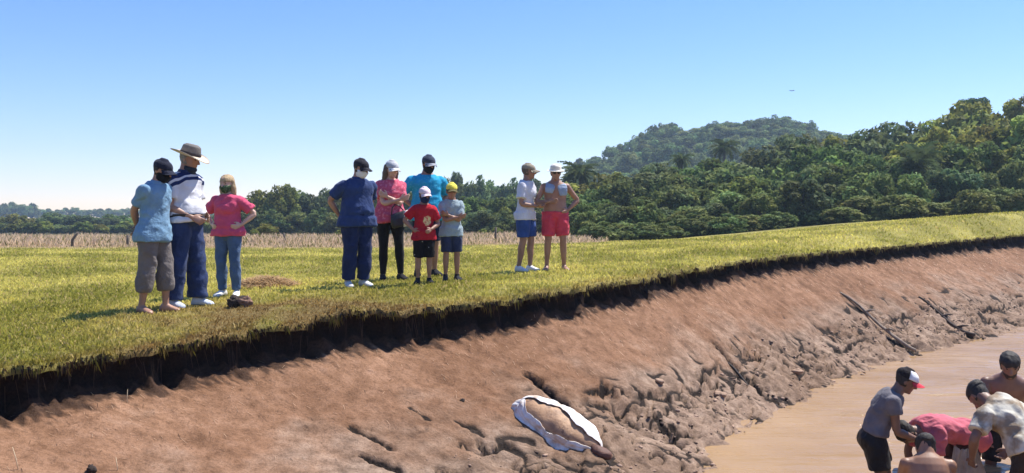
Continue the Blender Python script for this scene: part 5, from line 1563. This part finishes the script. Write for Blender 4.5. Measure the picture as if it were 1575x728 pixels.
def sheet_strip(side):
    m1, m2 = 70, 26
    a = np.linspace(-1.12, 1.12, m1); q = np.linspace(0, 1, m2); A_g, Q = np.meshgrid(a, q, indexing='ij')
    edge_n = .42 * pn(a * 1.45 + 3.3, side * 3.3 + 1.) + .20 * pn(a * 3.7 + 1.7, side * 5.7) + .05 * pn(a * 12.3, side * 2.7)
    close = ss(-.62, -.98, a); closer = ss(.86, 1.05, a)
    if side < 0: phm = R(10) + edge_n * 1.3 + close * R(60) + closer * R(30)
    else: phm = R(90) - edge_n * 1.7 - R(16) * ss(-.3, .5, a) - close * R(14) + closer * R(14)
    ph0 = R(-8) if side < 0 else R(188)
    PHg = ph0 + (phm[:, None] - ph0) * ss(0.0, 1, np.clip((Q - .30) / .70, 0, 1)) ** .9
    A_c = np.clip(A_g, -1, 1)
    crum = .020 * pn(A_g * 5, Q * 4, side * 7.) + .034 * np.abs(pn(A_g * 3.3 + Q * 2, Q * 2.5, side * 9.)) + .010 * pn(A_g * 13, Q * 9, side * 2.)
    P = bundle_pt(A_c, PHg, 1.03, .010 + crum * (1 - .8 * Q ** 2))
    flap = np.clip((.30 - Q) / .30, 0, 1) ** 1.0 * (.085 + .05 * pn(a * 2.4, side * 11.))[:, None]
    P = P + sdv * (side * flap)[..., None] * 1.0 + nb * (-.10 * flap / .08 * (Q < .3) + .012 * pn(A_g * 8, Q * 3, 4.))[..., None]
    P = P + ax * ((A_g - A_c) * hl)[..., None] + nb * (-.05 * np.abs(A_g - A_c) / .12)[..., None]
    return P.reshape(-1, 3), grid_faces(m1, m2)
v1, f1 = sheet_strip(-1); v2, f2 = sheet_strip(1)
shm = mesh_np('sheet', np.concatenate([v1, v2]) - org, np.concatenate([f1, f2 + len(v1)]), True)
k = NT('white_sheet'); v = k.coord()
k.l(k.ramp(k.noise(7, 5, vec=v), [(.36, rgb(196, 170, 148)), (.5, rgb(222, 216, 210)), (.7, rgb(234, 232, 230))]), k.b.inputs['Base Color']); k.b.inputs['Roughness'].default_value = .75
k.bump(k.noise(18, 4, vec=v), .6, .02)
sh = ob('white_sheet', shm, k.m); sh.location = org
sm_ = sh.modifiers.new('thick', 'SOLIDIFY'); sm_.thickness = .006; sm_.offset = 1
tag(sh, 'crumpled white sheet wrapped round the muddy bundle on the slope', 'sheet')

# ---- bird high in the sky
Yb = 60
bl = Vector((px2x(1218, Yb), Yb, ytop(140, Yb)))
M_bird = plain('dark_feathers', (.03, .03, .035), .7)
v, q, t = ellipsoid((0, 0, 0), (.10, .035, .03))
b_ = ob('bird', mesh_np('bird', v, [q, t], True), M_bird); b_.location = bl; tag(b_, 'tiny dark bird flying in the sky above the wood', 'bird')
for sg in (-1, 1):
    w = np.array([[.05, 0, 0], [-.04, 0, 0], [-.04, sg * .12, .05], [.02, sg * .20, .03], [.06, sg * .10, .05]])
    w = np.concatenate([w, w - [0, 0, .008]])
    q = np.array([[i_, (i_ + 1) % 5, (i_ + 1) % 5 + 5, i_ + 5] for i_ in range(5)])
    ob('wing', mesh_np('wing', w, [q, np.array([[0, 1, 2], [0, 2, 3], [0, 3, 4], [5, 7, 6], [5, 8, 7], [5, 9, 8]])]), M_bird, b_)
b_.rotation_euler = (0, 0, R(60))
zt = 46.0; zb = -8.0
hv = np.array([(x_, y_, z_) for z_ in (zb, zt) for y_ in (-560, 575) for x_ in (-570, 585)], float)
hm = mesh_np('haze', hv, np.array([[0, 2, 3, 1], [4, 5, 7, 6], [0, 1, 5, 4], [1, 3, 7, 5], [3, 2, 6, 7], [2, 0, 4, 6]]))
hmat = bpy.data.materials.new('haze'); hmat.use_nodes = True
ht = hmat.node_tree; ht.nodes.clear()
ho = ht.nodes.new('ShaderNodeOutputMaterial'); pv = ht.nodes.new('ShaderNodeVolumePrincipled')
pv.inputs['Color'].default_value = (.64, .82, 1.0, 1); pv.inputs['Density'].default_value = .0006; pv.inputs['Anisotropy'].default_value = .25
ht.links.new(pv.outputs[0], ho.inputs['Volume'])
tag(ob('haze', hm, hmat), 'thin bluish summer haze over the whole scene', kind='stuff')
